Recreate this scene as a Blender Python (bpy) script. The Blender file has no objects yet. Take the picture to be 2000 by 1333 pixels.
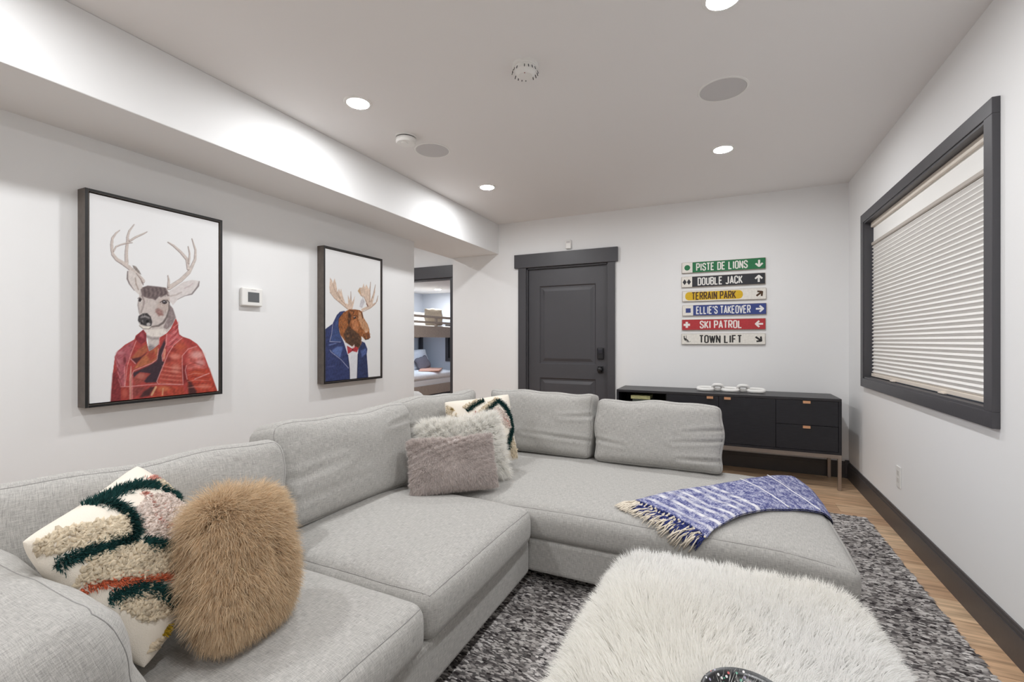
import bpy, bmesh, math, random
import numpy as np
from mathutils import Vector, Matrix, noise as mnoise

# ------------------------------------------------------------------ camera, world, exposure
SC = bpy.context.scene
COL = SC.collection
cam_data = bpy.data.cameras.new('camera')
cam_data.lens = 16.0
cam_data.sensor_width = 36.0
cam_data.clip_start = 0.05
CAM = bpy.data.objects.new('camera', cam_data)
COL.objects.link(CAM)
CAM.location = (0, 0, 1.2)
CAM.rotation_euler = (math.pi / 2, 0, math.radians(24.87))
SC.camera = CAM
W = bpy.data.worlds.new('world'); SC.world = W
W.use_nodes = True
W.node_tree.nodes['Background'].inputs[0].default_value = (0.75, 0.85, 1.0, 1)
W.node_tree.nodes['Background'].inputs[1].default_value = 0.8
SC.view_settings.view_transform = 'Standard'
SC.view_settings.look = 'None'
SC.view_settings.gamma = 1
SC.view_settings.use_curve_mapping = False
SC.view_settings.exposure = 0.62
SC.cycles.max_bounces = 7
SC.cycles.diffuse_bounces = 6
LAMP_STRENGTH = 250.0      # radiance of the recessed LED lenses
random.seed(7)
RNG = np.random.default_rng(7)

# ------------------------------------------------------------------ helpers
def lin(c):
    out = []
    for v in c[:3]:
        v = v / 255.0
        out.append(v / 12.92 if v <= 0.04045 else ((v + 0.055) / 1.055) ** 2.4)
    return tuple(out)

def lin_np(a):
    a = np.asarray(a, float) / 255.0
    return np.where(a <= 0.04045, a / 12.92, ((a + 0.055) / 1.055) ** 2.4)

def mat(name, rgb, rough=0.6, metal=0.0, spec=0.5, bump=None, var=None, emit=None, coords='Object', sheen=0.0):
    """bump=(scale,strength) noise relief; var=(scale,(sx,sy,sz),amount) colour variation"""
    m = bpy.data.materials.new(name); m.use_nodes = True
    nt = m.node_tree; b = nt.nodes['Principled BSDF']
    c = lin(rgb)
    b.inputs['Base Color'].default_value = (*c, 1)
    b.inputs['Roughness'].default_value = rough
    b.inputs['Metallic'].default_value = metal
    b.inputs['Specular IOR Level'].default_value = spec
    if sheen:
        b.inputs['Sheen Weight'].default_value = sheen
    if emit:
        b.inputs['Emission Color'].default_value = (*emit[0], 1)
        b.inputs['Emission Strength'].default_value = emit[1]
    if bump or var:
        tc = nt.nodes.new('ShaderNodeTexCoord')
    if var:
        mp = nt.nodes.new('ShaderNodeMapping'); mp.inputs['Scale'].default_value = var[1]
        nt.links.new(tc.outputs[coords], mp.inputs[0])
        n = nt.nodes.new('ShaderNodeTexNoise'); n.inputs['Scale'].default_value = var[0]
        n.inputs['Detail'].default_value = 5
        nt.links.new(mp.outputs[0], n.inputs['Vector'])
        r = nt.nodes.new('ShaderNodeValToRGB')
        a = var[2]
        r.color_ramp.elements[0].position = 0.3; r.color_ramp.elements[1].position = 0.7
        r.color_ramp.elements[0].color = (*[x * (1 - a) for x in c], 1)
        r.color_ramp.elements[1].color = (*[min(1, x * (1 + a)) for x in c], 1)
        nt.links.new(n.outputs['Fac'], r.inputs[0]); nt.links.new(r.outputs[0], b.inputs['Base Color'])
    if bump:
        n2 = nt.nodes.new('ShaderNodeTexNoise'); n2.inputs['Scale'].default_value = bump[0]
        n2.inputs['Detail'].default_value = 2
        nt.links.new(tc.outputs[coords], n2.inputs['Vector'])
        bp = nt.nodes.new('ShaderNodeBump'); bp.inputs['Strength'].default_value = bump[1]
        bp.inputs['Distance'].default_value = 0.01
        nt.links.new(n2.outputs['Fac'], bp.inputs['Height']); nt.links.new(bp.outputs[0], b.inputs['Normal'])
    return m

def attr_mat(name, rough=0.8, translucent=0.0, bump=None, spec=0.2, sheen=0.0):
    """colour from the 'Col' attribute of the mesh (per strand, yarn or brush stroke)"""
    m = bpy.data.materials.new(name); m.use_nodes = True
    nt = m.node_tree; b = nt.nodes['Principled BSDF']
    a = nt.nodes.new('ShaderNodeAttribute'); a.attribute_name = 'Col'
    nt.links.new(a.outputs['Color'], b.inputs['Base Color'])
    b.inputs['Roughness'].default_value = rough
    b.inputs['Specular IOR Level'].default_value = spec
    if sheen: b.inputs['Sheen Weight'].default_value = sheen
    if translucent:
        t = nt.nodes.new('ShaderNodeBsdfTranslucent'); nt.links.new(a.outputs['Color'], t.inputs['Color'])
        mx = nt.nodes.new('ShaderNodeMixShader'); mx.inputs[0].default_value = translucent
        nt.links.new(b.outputs[0], mx.inputs[1]); nt.links.new(t.outputs[0], mx.inputs[2])
        nt.links.new(mx.outputs[0], nt.nodes['Material Output'].inputs['Surface'])
    return m

def tag(o, label=None, cat=None, group=None, kind=None):
    if label: o['label'] = label
    if cat: o['category'] = cat
    if group: o['group'] = group
    if kind: o['kind'] = kind
    return o

def thing(name, label, cat, loc=(0, 0, 0), group=None):
    o = bpy.data.objects.new(name, None); COL.objects.link(o)
    o.location = loc; o.empty_display_size = 0.05
    return tag(o, label, cat, group)

def link(name, me, m, parent=None, smooth=False, label=None):
    """mesh in world coordinates; kept in place when parented"""
    o = bpy.data.objects.new(name, me); COL.objects.link(o)
    if m is not None:
        for mm in (m if isinstance(m, (list, tuple)) else [m]):
            me.materials.append(mm)
    if smooth:
        me.polygons.foreach_set('use_smooth', [True] * len(me.polygons))
    if parent is not None:
        o.parent = parent
        o.matrix_parent_inverse = Matrix.Translation(-parent_world(parent))
    if label: o['label'] = label
    return o

def parent_world(p):
    return Vector(p.location) if p.type == 'EMPTY' else Vector((0, 0, 0))

def pyd(verts, faces, name='m'):
    me = bpy.data.meshes.new(name)
    me.from_pydata([tuple(v) for v in verts], [], faces)
    me.update()
    return me

def bm_box(bm, lo, hi):
    x0, y0, z0 = lo; x1, y1, z1 = hi
    vs = [bm.verts.new(p) for p in ((x0,y0,z0),(x1,y0,z0),(x1,y1,z0),(x0,y1,z0),(x0,y0,z1),(x1,y0,z1),(x1,y1,z1),(x0,y1,z1))]
    for f in ((0,3,2,1),(4,5,6,7),(0,1,5,4),(1,2,6,5),(2,3,7,6),(3,0,4,7)):
        bm.faces.new([vs[i] for i in f])

def boxes(name, lst, m, parent=None, bevel=0.0, segs=2, label=None):
    bm = bmesh.new()
    for lo, hi in lst: bm_box(bm, lo, hi)
    if bevel:
        bmesh.ops.bevel(bm, geom=bm.edges[:], offset=bevel, segments=segs, affect='EDGES', profile=0.5)
    me = bpy.data.meshes.new(name); bm.to_mesh(me); bm.free()
    return link(name, me, m, parent, label=label)

def box(name, lo, hi, m, parent=None, bevel=0.0, segs=2, label=None):
    return boxes(name, [(lo, hi)], m, parent, bevel, segs, label)

def lathe_mesh(profile, n=32, axis_loc=(0, 0, 0)):
    """profile: (radius, z) list; closed with fans where radius is 0"""
    verts, faces, rings = [], [], []
    for r, z in profile:
        if r < 1e-6:
            rings.append([len(verts)]); verts.append((axis_loc[0], axis_loc[1], axis_loc[2] + z))
        else:
            rings.append(list(range(len(verts), len(verts) + n)))
            for i in range(n):
                a = 2 * math.pi * i / n
                verts.append((axis_loc[0] + r * math.cos(a), axis_loc[1] + r * math.sin(a), axis_loc[2] + z))
    for a, b in zip(rings[:-1], rings[1:]):
        if len(a) == 1 and len(b) == 1: continue
        for i in range(n):
            j = (i + 1) % n
            if len(a) == 1: faces.append((a[0], b[j], b[i]))
            elif len(b) == 1: faces.append((a[i], a[j], b[0]))
            else: faces.append((a[i], a[j], b[j], b[i]))
    return pyd(verts, faces)

def tube_data(path, r, n=6, closed=False, verts=None, faces=None):
    verts = [] if verts is None else verts; faces = [] if faces is None else faces
    P = [Vector(p) for p in path]; N = len(P)
    rr = r if isinstance(r, (list, tuple)) else [r] * N
    base = len(verts); up = Vector((0.13, 0.21, 0.97))
    for i, p in enumerate(P):
        a = P[(i - 1) % N] if (closed or i > 0) else p
        b = P[(i + 1) % N] if (closed or i < N - 1) else p
        t = (b - a).normalized()
        s = t.cross(up)
        if s.length < 1e-3: s = t.cross(Vector((1, 0, 0)))
        s.normalize(); q = s.cross(t)
        for k in range(n):
            ang = 2 * math.pi * k / n
            verts.append(tuple(p + (s * math.cos(ang) + q * math.sin(ang)) * rr[i]))
    M = N if closed else N - 1
    for i in range(M):
        for k in range(n):
            a0 = base + i * n + k; a1 = base + i * n + (k + 1) % n
            b0 = base + ((i + 1) % N) * n + k; b1 = base + ((i + 1) % N) * n + (k + 1) % n
            faces.append((a0, a1, b1, b0))
    if not closed:
        faces.append(tuple(base + k for k in range(n))[::-1])
        faces.append(tuple(base + (N - 1) * n + k for k in range(n)))
    return verts, faces

def tube(name, path, r, m, parent=None, n=6, closed=False):
    v, f = tube_data(path, r, n, closed)
    return link(name, pyd(v, f), m, parent, smooth=True)

def tri_mesh(verts, tris, colors=None, name='m'):
    """fast triangle mesh from numpy arrays"""
    me = bpy.data.meshes.new(name)
    nv, nf = len(verts), len(tris)
    me.vertices.add(nv); me.vertices.foreach_set('co', np.ascontiguousarray(verts, dtype=np.float32).ravel())
    me.loops.add(nf * 3); me.loops.foreach_set('vertex_index', np.ascontiguousarray(tris, dtype=np.int32).ravel())
    me.polygons.add(nf); me.polygons.foreach_set('loop_start', np.arange(0, nf * 3, 3, dtype=np.int32))
    me.update(calc_edges=True)
    if colors is not None:
        ca = me.color_attributes.new('Col', 'FLOAT_COLOR', 'POINT')
        c4 = np.ones((nv, 4), np.float32); c4[:, :3] = colors
        ca.data.foreach_set('color', c4.ravel())
    me.validate()
    return me

def unit(a):
    return a / np.maximum(np.linalg.norm(a, axis=-1, keepdims=True), 1e-9)

def strands(name, roots, normals, dirs, length, width, m, parent, colors, segs=4, bend=(0, 0, 0), curl=0.0, jitter=0.15):
    """fur or yarn: every strand a tapering ribbon of real triangles"""
    N = len(roots)
    length = np.broadcast_to(np.asarray(length, float), (N,)); bend = np.asarray(bend, float)
    p = np.array(roots, float); d = unit(np.array(dirs, float))
    nj = unit(normals + RNG.normal(0, 0.35, (N, 3)))
    ph = RNG.uniform(0, 6.28, N); cv = unit(RNG.normal(0, 1, (N, 3)))
    V = np.zeros((N, 2 * segs + 1, 3))
    for k in range(segs + 1):
        s = unit(np.cross(d, nj))
        if k < segs:
            w = width * (1 - 0.75 * (k / segs) ** 1.5)
            V[:, 2 * k] = p - s * w * 0.5; V[:, 2 * k + 1] = p + s * w * 0.5
            p = p + d * (length / segs)[:, None]
            d = unit(d + bend + curl * cv * np.sin(ph + k * 2.1)[:, None] + RNG.normal(0, jitter, (N, 3)) * 0.5)
        else:
            V[:, 2 * segs] = p
    T = []
    for k in range(segs - 1):
        a, b, c, e = 2 * k, 2 * k + 1, 2 * k + 2, 2 * k + 3
        T += [(a, b, e), (a, e, c)]
    T.append((2 * segs - 2, 2 * segs - 1, 2 * segs))
    T = np.array(T); base = (np.arange(N) * (2 * segs + 1))[:, None, None]
    tris = (T[None] + base).reshape(-1, 3)
    cols = np.repeat(colors, 2 * segs + 1, axis=0)
    me = tri_mesh(V.reshape(-1, 3), tris, cols)
    o = link(name, me, m, parent, smooth=True)
    o['kind'] = 'stuff'
    return o

# ------------------------------------------------------------------ cushions and pillows
def axis_params(h, r, n, nb=4):
    b = min(0.95, r / h)
    band = [-1 + b * (1 - math.cos(math.pi / 2 * i / nb)) for i in range(nb)]
    inner = [-(1 - b) + 2 * (1 - b) * i / n for i in range(n + 1)]
    return band + inner + [-x for x in band[::-1]]

def cushion_point(p, h, r):
    q = [max(-(h[i] - r), min(h[i] - r, p[i] * h[i])) for i in range(3)]
    d = Vector((p[0] * h[0] - q[0], p[1] * h[1] - q[1], p[2] * h[2] - q[2]))
    if d.length > 1e-9: d = d.normalized() * r
    return Vector(q) + d

def cushion(name, dims, r, n, m, parent, M, deform=None, label=None, nb=4):
    """rounded box cushion; deform(local position, parameter) -> position; M places it in the room"""
    h = [d / 2 for d in dims]
    ax = [axis_params(h[i], r, n[i], nb) for i in range(3)]
    L = [len(a) - 1 for a in ax]
    idx, verts, faces, uvs = {}, [], [], []
    def vid(i, j, k):
        key = (i, j, k)
        if key not in idx:
            p = (ax[0][i], ax[1][j], ax[2][k])
            q = cushion_point(p, h, r)
            if deform: q = deform(q, p)
            idx[key] = len(verts); verts.append(M @ q)
        return idx[key]
    def add(ids, a, b):
        faces.append([vid(*t) for t in ids])
        uvs.extend([(ax[a][t[a]] * h[a], ax[b][t[b]] * h[b]) for t in ids])
    for k in (0, L[2]):
        for i in range(L[0]):
            for j in range(L[1]):
                q = [(i, j, k), (i+1, j, k), (i+1, j+1, k), (i, j+1, k)]
                add(q if k else q[::-1], 0, 1)
    for j in (0, L[1]):
        for i in range(L[0]):
            for k in range(L[2]):
                q = [(i, j, k), (i+1, j, k), (i+1, j, k+1), (i, j, k+1)]
                add(q[::-1] if j else q, 0, 2)
    for i in (0, L[0]):
        for j in range(L[1]):
            for k in range(L[2]):
                q = [(i, j, k), (i, j+1, k), (i, j+1, k+1), (i, j, k+1)]
                add(q if i else q[::-1], 1, 2)
    me = pyd(verts, faces)
    uv = me.uv_layers.new(name='UVMap')
    uv.data.foreach_set('uv', [c for t in uvs for c in t])
    return link(name, me, m, parent, smooth=True, label=label)

def frame_mat(loc, phi, lean, roll=0.0):
    """local x across, y up, z out of the front; phi = azimuth the front faces"""
    a, t = math.radians(phi), math.radians(lean)
    n = Vector((math.cos(a) * math.cos(t), math.sin(a) * math.cos(t), math.sin(t)))
    u = Vector((-math.cos(a) * math.sin(t), -math.sin(a) * math.sin(t), math.cos(t)))
    x = u.cross(n)
    R = Matrix((x, u, n)).transposed().to_4x4()
    return Matrix.Translation(loc) @ R @ Matrix.Rotation(math.radians(roll), 4, 'Z')

def pillow_pts(u, v, w, h, t, side, k=0.07, cr=0.06):
    """arrays u,v in [-1,1] -> local points of a knife-edge pillow"""
    x = w / 2 * u * (1 - k * (1 - v ** 2) * np.abs(u))
    y = h / 2 * v * (1 - k * (1 - u ** 2) * np.abs(v))
    c = 1 - cr * (u * v) ** 4
    x = x * c; y = y * c
    z = side * t / 2 * np.sqrt(np.maximum(0, (1 - np.abs(u) ** 2.2) * (1 - np.abs(v) ** 2.2)))
    return np.stack([x, y, z], -1)

def apply(M, P):
    A = np.array(M)
    return P @ A[:3, :3].T + A[:3, 3]

def pillow(name, w, h, t, M, m, parent, n=28, wob=0.0, seed=0, k=0.07, cr=0.06):
    lin_ = -np.cos(np.linspace(0, math.pi, n + 1))
    U, V = np.meshgrid(lin_, lin_, indexing='ij')
    rs = np.random.default_rng(seed); f = rs.uniform(3, 7, 4); ph = rs.uniform(0, 6, 4)
    vs = []
    for s in (1, -1):
        P = pillow_pts(U, V, w, h, t, s, k, cr)
        wv = wob * (np.sin(f[0] * U + ph[0]) * np.sin(f[1] * V + ph[1]) + 0.6 * np.sin(f[2] * (U + V) + ph[2]))
        P[..., 2] += s * wv * (1 - U ** 2) * (1 - V ** 2)
        vs.append(apply(M, P.reshape(-1, 3)))
    verts = np.concatenate(vs); q = (n + 1) ** 2
    faces = []
    for s in (0, 1):
        for i in range(n):
            for j in range(n):
                a = s * q + i * (n + 1) + j
                f4 = (a, a + n + 1, a + n + 2, a + 1)
                faces.append(f4 if s == 0 else f4[::-1])
    me = pyd(verts, faces)
    bm = bmesh.new(); bm.from_mesh(me); bmesh.ops.remove_doubles(bm, verts=bm.verts[:], dist=1e-4); bm.to_mesh(me); bm.free()
    return link(name, me, m, parent, smooth=True)

def pillow_sample(N, w, h, t, M, sides=(1, -1), k=0.07, cr=0.06):
    u = RNG.uniform(-1, 1, N); v = RNG.uniform(-1, 1, N)
    # denser towards the rim, where the surface turns away
    u = np.sign(u) * np.abs(u) ** 0.85; v = np.sign(v) * np.abs(v) ** 0.85
    s = np.where(RNG.uniform(0, 1, N) < (0.72 if len(sides) == 2 else 2.0), 1, -1)
    e = 1e-3
    def P(uu, vv): return pillow_pts(np.clip(uu, -1, 1), np.clip(vv, -1, 1), w, h, t, s, k, cr)
    p = P(u, v)
    du = P(np.clip(u + e, -1, 1), v) - P(np.clip(u - e, -1, 1), v)
    dv = P(u, np.clip(v + e, -1, 1)) - P(u, np.clip(v - e, -1, 1))
    nn = unit(np.cross(du, dv)) * s[:, None]
    A = np.array(M)
    return apply(M, p), nn @ A[:3, :3].T, u, v, s

# ------------------------------------------------------------------ materials
M_WALL = mat('wall_paint', (236, 236, 236), 0.7, spec=0.3)
M_CEIL = mat('ceiling_paint', (236, 234, 233), 0.75, spec=0.3)
M_TRIM = mat('charcoal_trim_paint', (70, 69, 73), 0.42, bump=(60, 0.03))
M_BASEB = mat('baseboard_paint', (76, 72, 72), 0.4, bump=(60, 0.03))
M_DOOR = mat('charcoal_door_paint', (72, 71, 75), 0.42, bump=(60, 0.03))
M_BLACK = mat('black_hardware', (20, 20, 23), 0.35)
M_WHITEPL = mat('white_plastic', (236, 235, 232), 0.4)
M_GREYPL = mat('grille_grey', (208, 206, 206), 0.7, bump=(900, 0.3))
M_GLASSY = mat('screen_grey', (100, 102, 104), 0.25)
M_NICKEL = mat('brushed_nickel', (172, 162, 154), 0.35, metal=0.9, var=(30, (1, 30, 30), 0.08))
M_COPPER = mat('copper_pull', (232, 178, 138), 0.35, metal=0.7)
M_EBONY = mat('ebony_stained_wood', (27, 27, 33), 0.45, var=(14, (1, 14, 14), 0.35), bump=(60, 0.05))
M_EBTOP = mat('ebony_top_wood', (42, 41, 44), 0.38, var=(14, (1, 14, 14), 0.25))
M_INNER = mat('cabinet_interior', (14, 14, 16), 0.6)
M_FRAME = mat('picture_frame_wood', (92, 84, 78), 0.5, var=(30, (1, 14, 1), 0.18))
M_FRAMEIN = mat('picture_frame_lip', (24, 23, 24), 0.4)
M_CHAIN = mat('white_painted_wood', (235, 234, 231), 0.5)

def fabric(name, rgb, amt=0.30, fine=430.0):
    m = bpy.data.materials.new(name); m.use_nodes = True
    nt = m.node_tree; b = nt.nodes['Principled BSDF']; c = lin(rgb)
    b.inputs['Roughness'].default_value = 0.9; b.inputs['Specular IOR Level'].default_value = 0.15
    b.inputs['Sheen Weight'].default_value = 0.15
    uv = nt.nodes.new('ShaderNodeUVMap'); uv.uv_map = 'UVMap'
    outs = []
    for sc in ((fine, fine * 0.09, 1), (fine * 0.09, fine, 1), (fine * 1.6, fine * 1.6, 1)):
        mp = nt.nodes.new('ShaderNodeMapping'); mp.inputs['Scale'].default_value = sc
        nt.links.new(uv.outputs[0], mp.inputs[0])
        n = nt.nodes.new('ShaderNodeTexNoise'); n.inputs['Scale'].default_value = 1.0; n.inputs['Detail'].default_value = 3
        nt.links.new(mp.outputs[0], n.inputs['Vector']); outs.append(n.outputs['Fac'])
    a1 = nt.nodes.new('ShaderNodeMath'); a1.operation = 'ADD'; nt.links.new(outs[0], a1.inputs[0]); nt.links.new(outs[1], a1.inputs[1])
    a2 = nt.nodes.new('ShaderNodeMath'); a2.operation = 'ADD'; nt.links.new(a1.outputs[0], a2.inputs[0]); nt.links.new(outs[2], a2.inputs[1])
    r = nt.nodes.new('ShaderNodeMapRange')
    r.inputs['From Min'].default_value = 1.05; r.inputs['From Max'].default_value = 1.95
    nt.links.new(a2.outputs[0], r.inputs['Value'])
    cr = nt.nodes.new('ShaderNodeValToRGB')
    cr.color_ramp.elements[0].color = (*[x * (1 - amt * 1.5) for x in c], 1)
    cr.color_ramp.elements[1].color = (*[min(1, x * (1 + amt)) for x in c], 1)
    nt.links.new(r.outputs[0], cr.inputs[0]); nt.links.new(cr.outputs[0], b.inputs['Base Color'])
    bp = nt.nodes.new('ShaderNodeBump'); bp.inputs['Strength'].default_value = 0.25; bp.inputs['Distance'].default_value = 0.002
    nt.links.new(a2.outputs[0], bp.inputs['Height']); nt.links.new(bp.outputs[0], b.inputs['Normal'])
    return m

M_SOFA = fabric('heather_grey_upholstery', (179, 177, 173))
M_SEAM = mat('upholstery_thread', (140, 138, 136), 0.9)
M_FUR = attr_mat('fur_strand', 0.75, 0.5, spec=0.12)
M_YARN = attr_mat('yarn', 0.9, 0.1, spec=0.1)
M_PAINT = attr_mat('painted_canvas', 0.65, 0.0, spec=0.3)

# lamp lens: gives off light
M_LENS = bpy.data.materials.new('led_lens'); M_LENS.use_nodes = True
_b = M_LENS.node_tree.nodes['Principled BSDF']
_b.inputs['Emission Color'].default_value = (0.975, 0.988, 1.0, 1); _b.inputs['Emission Strength'].default_value = LAMP_STRENGTH

# ------------------------------------------------------------------ the room shell
XR, YB, XL, YF, ZC = 1.0, 4.86, -2.925, -2.6, 2.59
def struct(o):
    o['kind'] = 'structure'; return o

M_SUBFLOOR = mat('subfloor', (92, 72, 54), 0.8)
floor = struct(box('floor', (-6.3, YF, -0.06), (XR + 0.15, 8.6, -0.014), M_SUBFLOOR))
# oak planks, running across the room
def plank_material(i, rgb):
    m = bpy.data.materials.new('oak_plank_%d' % i); m.use_nodes = True
    nt = m.node_tree; b = nt.nodes['Principled BSDF']; c = lin(rgb)
    b.inputs['Roughness'].default_value = 0.42
    tc = nt.nodes.new('ShaderNodeTexCoord'); mp = nt.nodes.new('ShaderNodeMapping')
    mp.inputs['Scale'].default_value = (2.2, 26, 1); mp.inputs['Location'].default_value = (i * 3.7, i * 1.3, 0)
    nt.links.new(tc.outputs['Object'], mp.inputs[0])
    n = nt.nodes.new('ShaderNodeTexNoise'); n.inputs['Scale'].default_value = 1.6; n.inputs['Detail'].default_value = 7
    n.inputs['Distortion'].default_value = 0.8
    nt.links.new(mp.outputs[0], n.inputs['Vector'])
    cr = nt.nodes.new('ShaderNodeValToRGB'); e = cr.color_ramp.elements
    e[0].position = 0.32; e[0].color = (*[x * 0.62 for x in c], 1)
    e[1].position = 0.62; e[1].color = (*[min(1, x * 1.12) for x in c], 1)
    nt.links.new(n.outputs['Fac'], cr.inputs[0]); nt.links.new(cr.outputs[0], b.inputs['Base Color'])
    return m
PLANKM = [plank_material(i, c) for i, c in enumerate(((212, 178, 144), (204, 168, 134), (218, 186, 152), (198, 162, 130)))]
_pl = {}
def plank(x0, x1, y0, y1, mi):
    key = (round(x1 - x0, 3), round(y1 - y0, 3), mi)
    if key not in _pl:
        bm = bmesh.new(); bm_box(bm, (0, 0.0008, -0.014), (x1 - x0 - 0.0016, y1 - y0 - 0.0008, 0))
        me = bpy.data.meshes.new('plank'); bm.to_mesh(me); bm.free(); me.materials.append(PLANKM[mi]); _pl[key] = me
    o = bpy.data.objects.new('plank', _pl[key]); COL.objects.link(o); o.location = (x0, y0, 0); o.parent = floor
rw = 0.185
y = YF; row = 0
while y < YB + 0.14:
    y1 = min(y + rw, 5.0)
    x = -4.6 if y > 2.4 else -3.0
    off = [0.35, 0.85, 0.1, 1.05, 0.6][row % 5]
    x1 = x + 0.5 + off
    while x < XR:
        plank(x, min(x1, XR), y, y1, random.randrange(4)); x = x1; x1 = x + 1.5
    y = y1; row += 1
boxes_hall = struct(box('floor_bunk_room', (-6.1, 5.0, -0.012), (-3.0, 8.4, 0.0), PLANKM[3]))

ceiling = struct(boxes('ceiling', [((-4.7, YF - 0.1, ZC), (XR + 0.15, 5.2, ZC + 0.1))], M_CEIL))
wall_left = struct(box('wall_left', (-3.1, YF, 0), (XL, 3.88, ZC), M_WALL))
wall_soffit = struct(box('wall_soffit', (-3.1, YF, 2.236), (-2.43, YB, ZC), M_WALL, bevel=0.004))
DX0, DX1, DZ = -2.07, -1.115, 2.045      # entry door opening
wall_back = struct(boxes('wall_back', [((-3.07, YB, 0), (DX0, YB + 0.14, ZC)), ((DX1, YB, 0), (XR + 0.15, YB + 0.14, ZC)),
                                       ((DX0, YB, DZ), (DX1, YB + 0.14, ZC)), ((DX0, YB + 0.12, 0), (DX1, YB + 0.14, DZ))], M_WALL))
WY0, WY1, WZ0, WZ1 = 2.52, 4.305, 0.915, 2.11  # window opening
wall_right = struct(boxes('wall_right', [((XR, YF, 0), (XR + 0.15, WY0, ZC)), ((XR, WY1, 0), (XR + 0.15, YB, ZC)),
                                         ((XR, WY0, 0), (XR + 0.15, WY1, WZ0)), ((XR, WY0, WZ1), (XR + 0.15, WY1, ZC))], M_WALL))
wall_front = struct(box('wall_front', (-3.1, YF - 0.12, 0), (XR + 0.15, YF, ZC), M_WALL))
# hallway on the left, beyond the end of the left wall
HX0, HX1, HZ = -4.08, -3.235, 2.035
wall_hall = struct(boxes('wall_hallway', [((-4.7, 5.09, 0), (HX0, 5.2, ZC)), ((HX1, 5.09, 0), (-3.0, 5.2, ZC)), ((HX0, 5.09, HZ), (HX1, 5.2, ZC)),
                                          ((-4.7, 2.4, 0), (-4.6, 5.09, ZC)), ((-4.7, 2.3, 0), (-3.1, 2.4, ZC))], M_WALL))
M_BLUEWALL = mat('bunk_room_paint', (206, 212, 222), 0.7)
wall_bunk = struct(boxes('wall_bunk_room', [((-6.2, 5.2, 0), (-6.1, 8.5, 2.35)), ((-6.1, 8.4, 0), (-3.0, 8.5, 2.35)), ((-3.0, 5.2, 0), (-2.9, 8.5, 2.35)),
                                            ((-6.2, 5.1, 0), (-4.7, 5.2, 2.35))], M_BLUEWALL))
ceil_bunk = struct(box('ceiling_bunk_room', (-6.2, 5.2, 2.25), (-2.9, 8.5, 2.35), M_CEIL))

# baseboards with a stepped cap
def baseboard(name, pts):
    lst = []
    for (x0, y0, x1, y1, nx, ny) in pts:
        for d, z0, z1 in ((0.016, 0.0, 0.115), (0.011, 0.115, 0.13), (0.007, 0.13, 0.143)):
            lo = (min(x0, x1, x0 + nx * d, x1 + nx * d), min(y0, y1, y0 + ny * d, y1 + ny * d), z0)
            hi = (max(x0, x1, x0 + nx * d, x1 + nx * d), max(y0, y1, y0 + ny * d, y1 + ny * d), z1)
            lst.append((lo, hi))
    return struct(boxes(name, lst, M_BASEB))
baseboard('baseboard_right', [(XR, YF, XR, YB, -1, 0)])
baseboard('baseboard_back', [(-3.07, YB, -2.17, YB, 0, -1), (-1.02, YB, XR - 0.02, YB, 0, -1)])
baseboard('baseboard_left', [(XL, YF, XL, 3.88, 1, 0)])
struct(box('trim_1', (XR - 0.03, YB - 0.03, 0), (XR - 0.0005, YB - 0.0005, 0.155), M_BASEB, bevel=0.002))

# entry door
d1 = thing('door_1', 'charcoal two-panel entry door with black lock in the back wall', 'door', ((DX0 + DX1) / 2, YB, 0)); d1['kind'] = 'structure'
box('casing', (DX0 - 0.095, YB - 0.022, 0), (DX0 + 0.004, YB, DZ + 0.002), M_TRIM, d1, 0.002)
box('casing', (DX1 - 0.004, YB - 0.022, 0), (DX1 + 0.075, YB, DZ + 0.002), M_TRIM, d1, 0.002)
box('header', (DX0 - 0.14, YB - 0.034, DZ), (DX1 + 0.105, YB, DZ + 0.155), M_TRIM, d1, 0.002)
box('jamb', (DX0 - 0.001, YB, 0), (DX0 + 0.018, YB + 0.12, DZ), M_TRIM, d1)
box('jamb', (DX1 - 0.018, YB, 0), (DX1 + 0.001, YB + 0.12, DZ), M_TRIM, d1)
box('jamb', (DX0, YB, DZ - 0.018), (DX1, YB + 0.12, DZ + 0.001), M_TRIM, d1)
SX0, SX1, SZ1, SY = DX0 + 0.02, DX1 - 0.02, DZ - 0.02, YB + 0.03
PX0, PX1 = SX0 + 0.135, SX1 - 0.125
slab = boxes('slab', [((SX0, SY, 0.01), (PX0, SY + 0.044, SZ1)), ((PX1, SY, 0.01), (SX1, SY + 0.044, SZ1)),
                      ((PX0, SY, 1.83), (PX1, SY + 0.044, SZ1)), ((PX0, SY, 0.78), (PX1, SY + 0.044, 0.94)), ((PX0, SY, 0.01), (PX1, SY + 0.044, 0.2))], M_DOOR, d1)
def raised_panel(x0, x1, z0, z1):
    y0 = SY + 0.001
    rings = [(0.0, 0.0), (0.012, 0.013), (0.030, 0.013), (0.062, 0.002)]
    v, f = [], []
    for ins, dep in rings:
        for (x, z) in ((x0 + ins, z0 + ins), (x1 - ins, z0 + ins), (x1 - ins, z1 - ins), (x0 + ins, z1 - ins)):
            v.append((x, y0 + dep, z))
    for r in range(3):
        for k in range(4):
            a = r * 4 + k; b = r * 4 + (k + 1) % 4
            f.append((a, b, b + 4, a + 4))
    f.append((12, 13, 14, 15))
    link('panel', pyd(v, f), M_DOOR, d1)
raised_panel(PX0, PX1, 0.94, 1.83); raised_panel(PX0, PX1, 0.2, 0.78)
db = box('deadbolt', (SX1 - 0.105, SY - 0.026, 1.0), (SX1 - 0.035, SY, 1.125), M_BLACK, d1, 0.008, 3)
box('keypad', (SX1 - 0.094, SY - 0.029, 1.062), (SX1 - 0.046, SY - 0.0255, 1.114), mat('keypad_black', (34, 34, 44), 0.2), d1, 0.003)
box('escutcheon', (SX1 - 0.1, SY - 0.012, 0.85), (SX1 - 0.04, SY, 0.93), M_BLACK, d1, 0.004)
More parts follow.
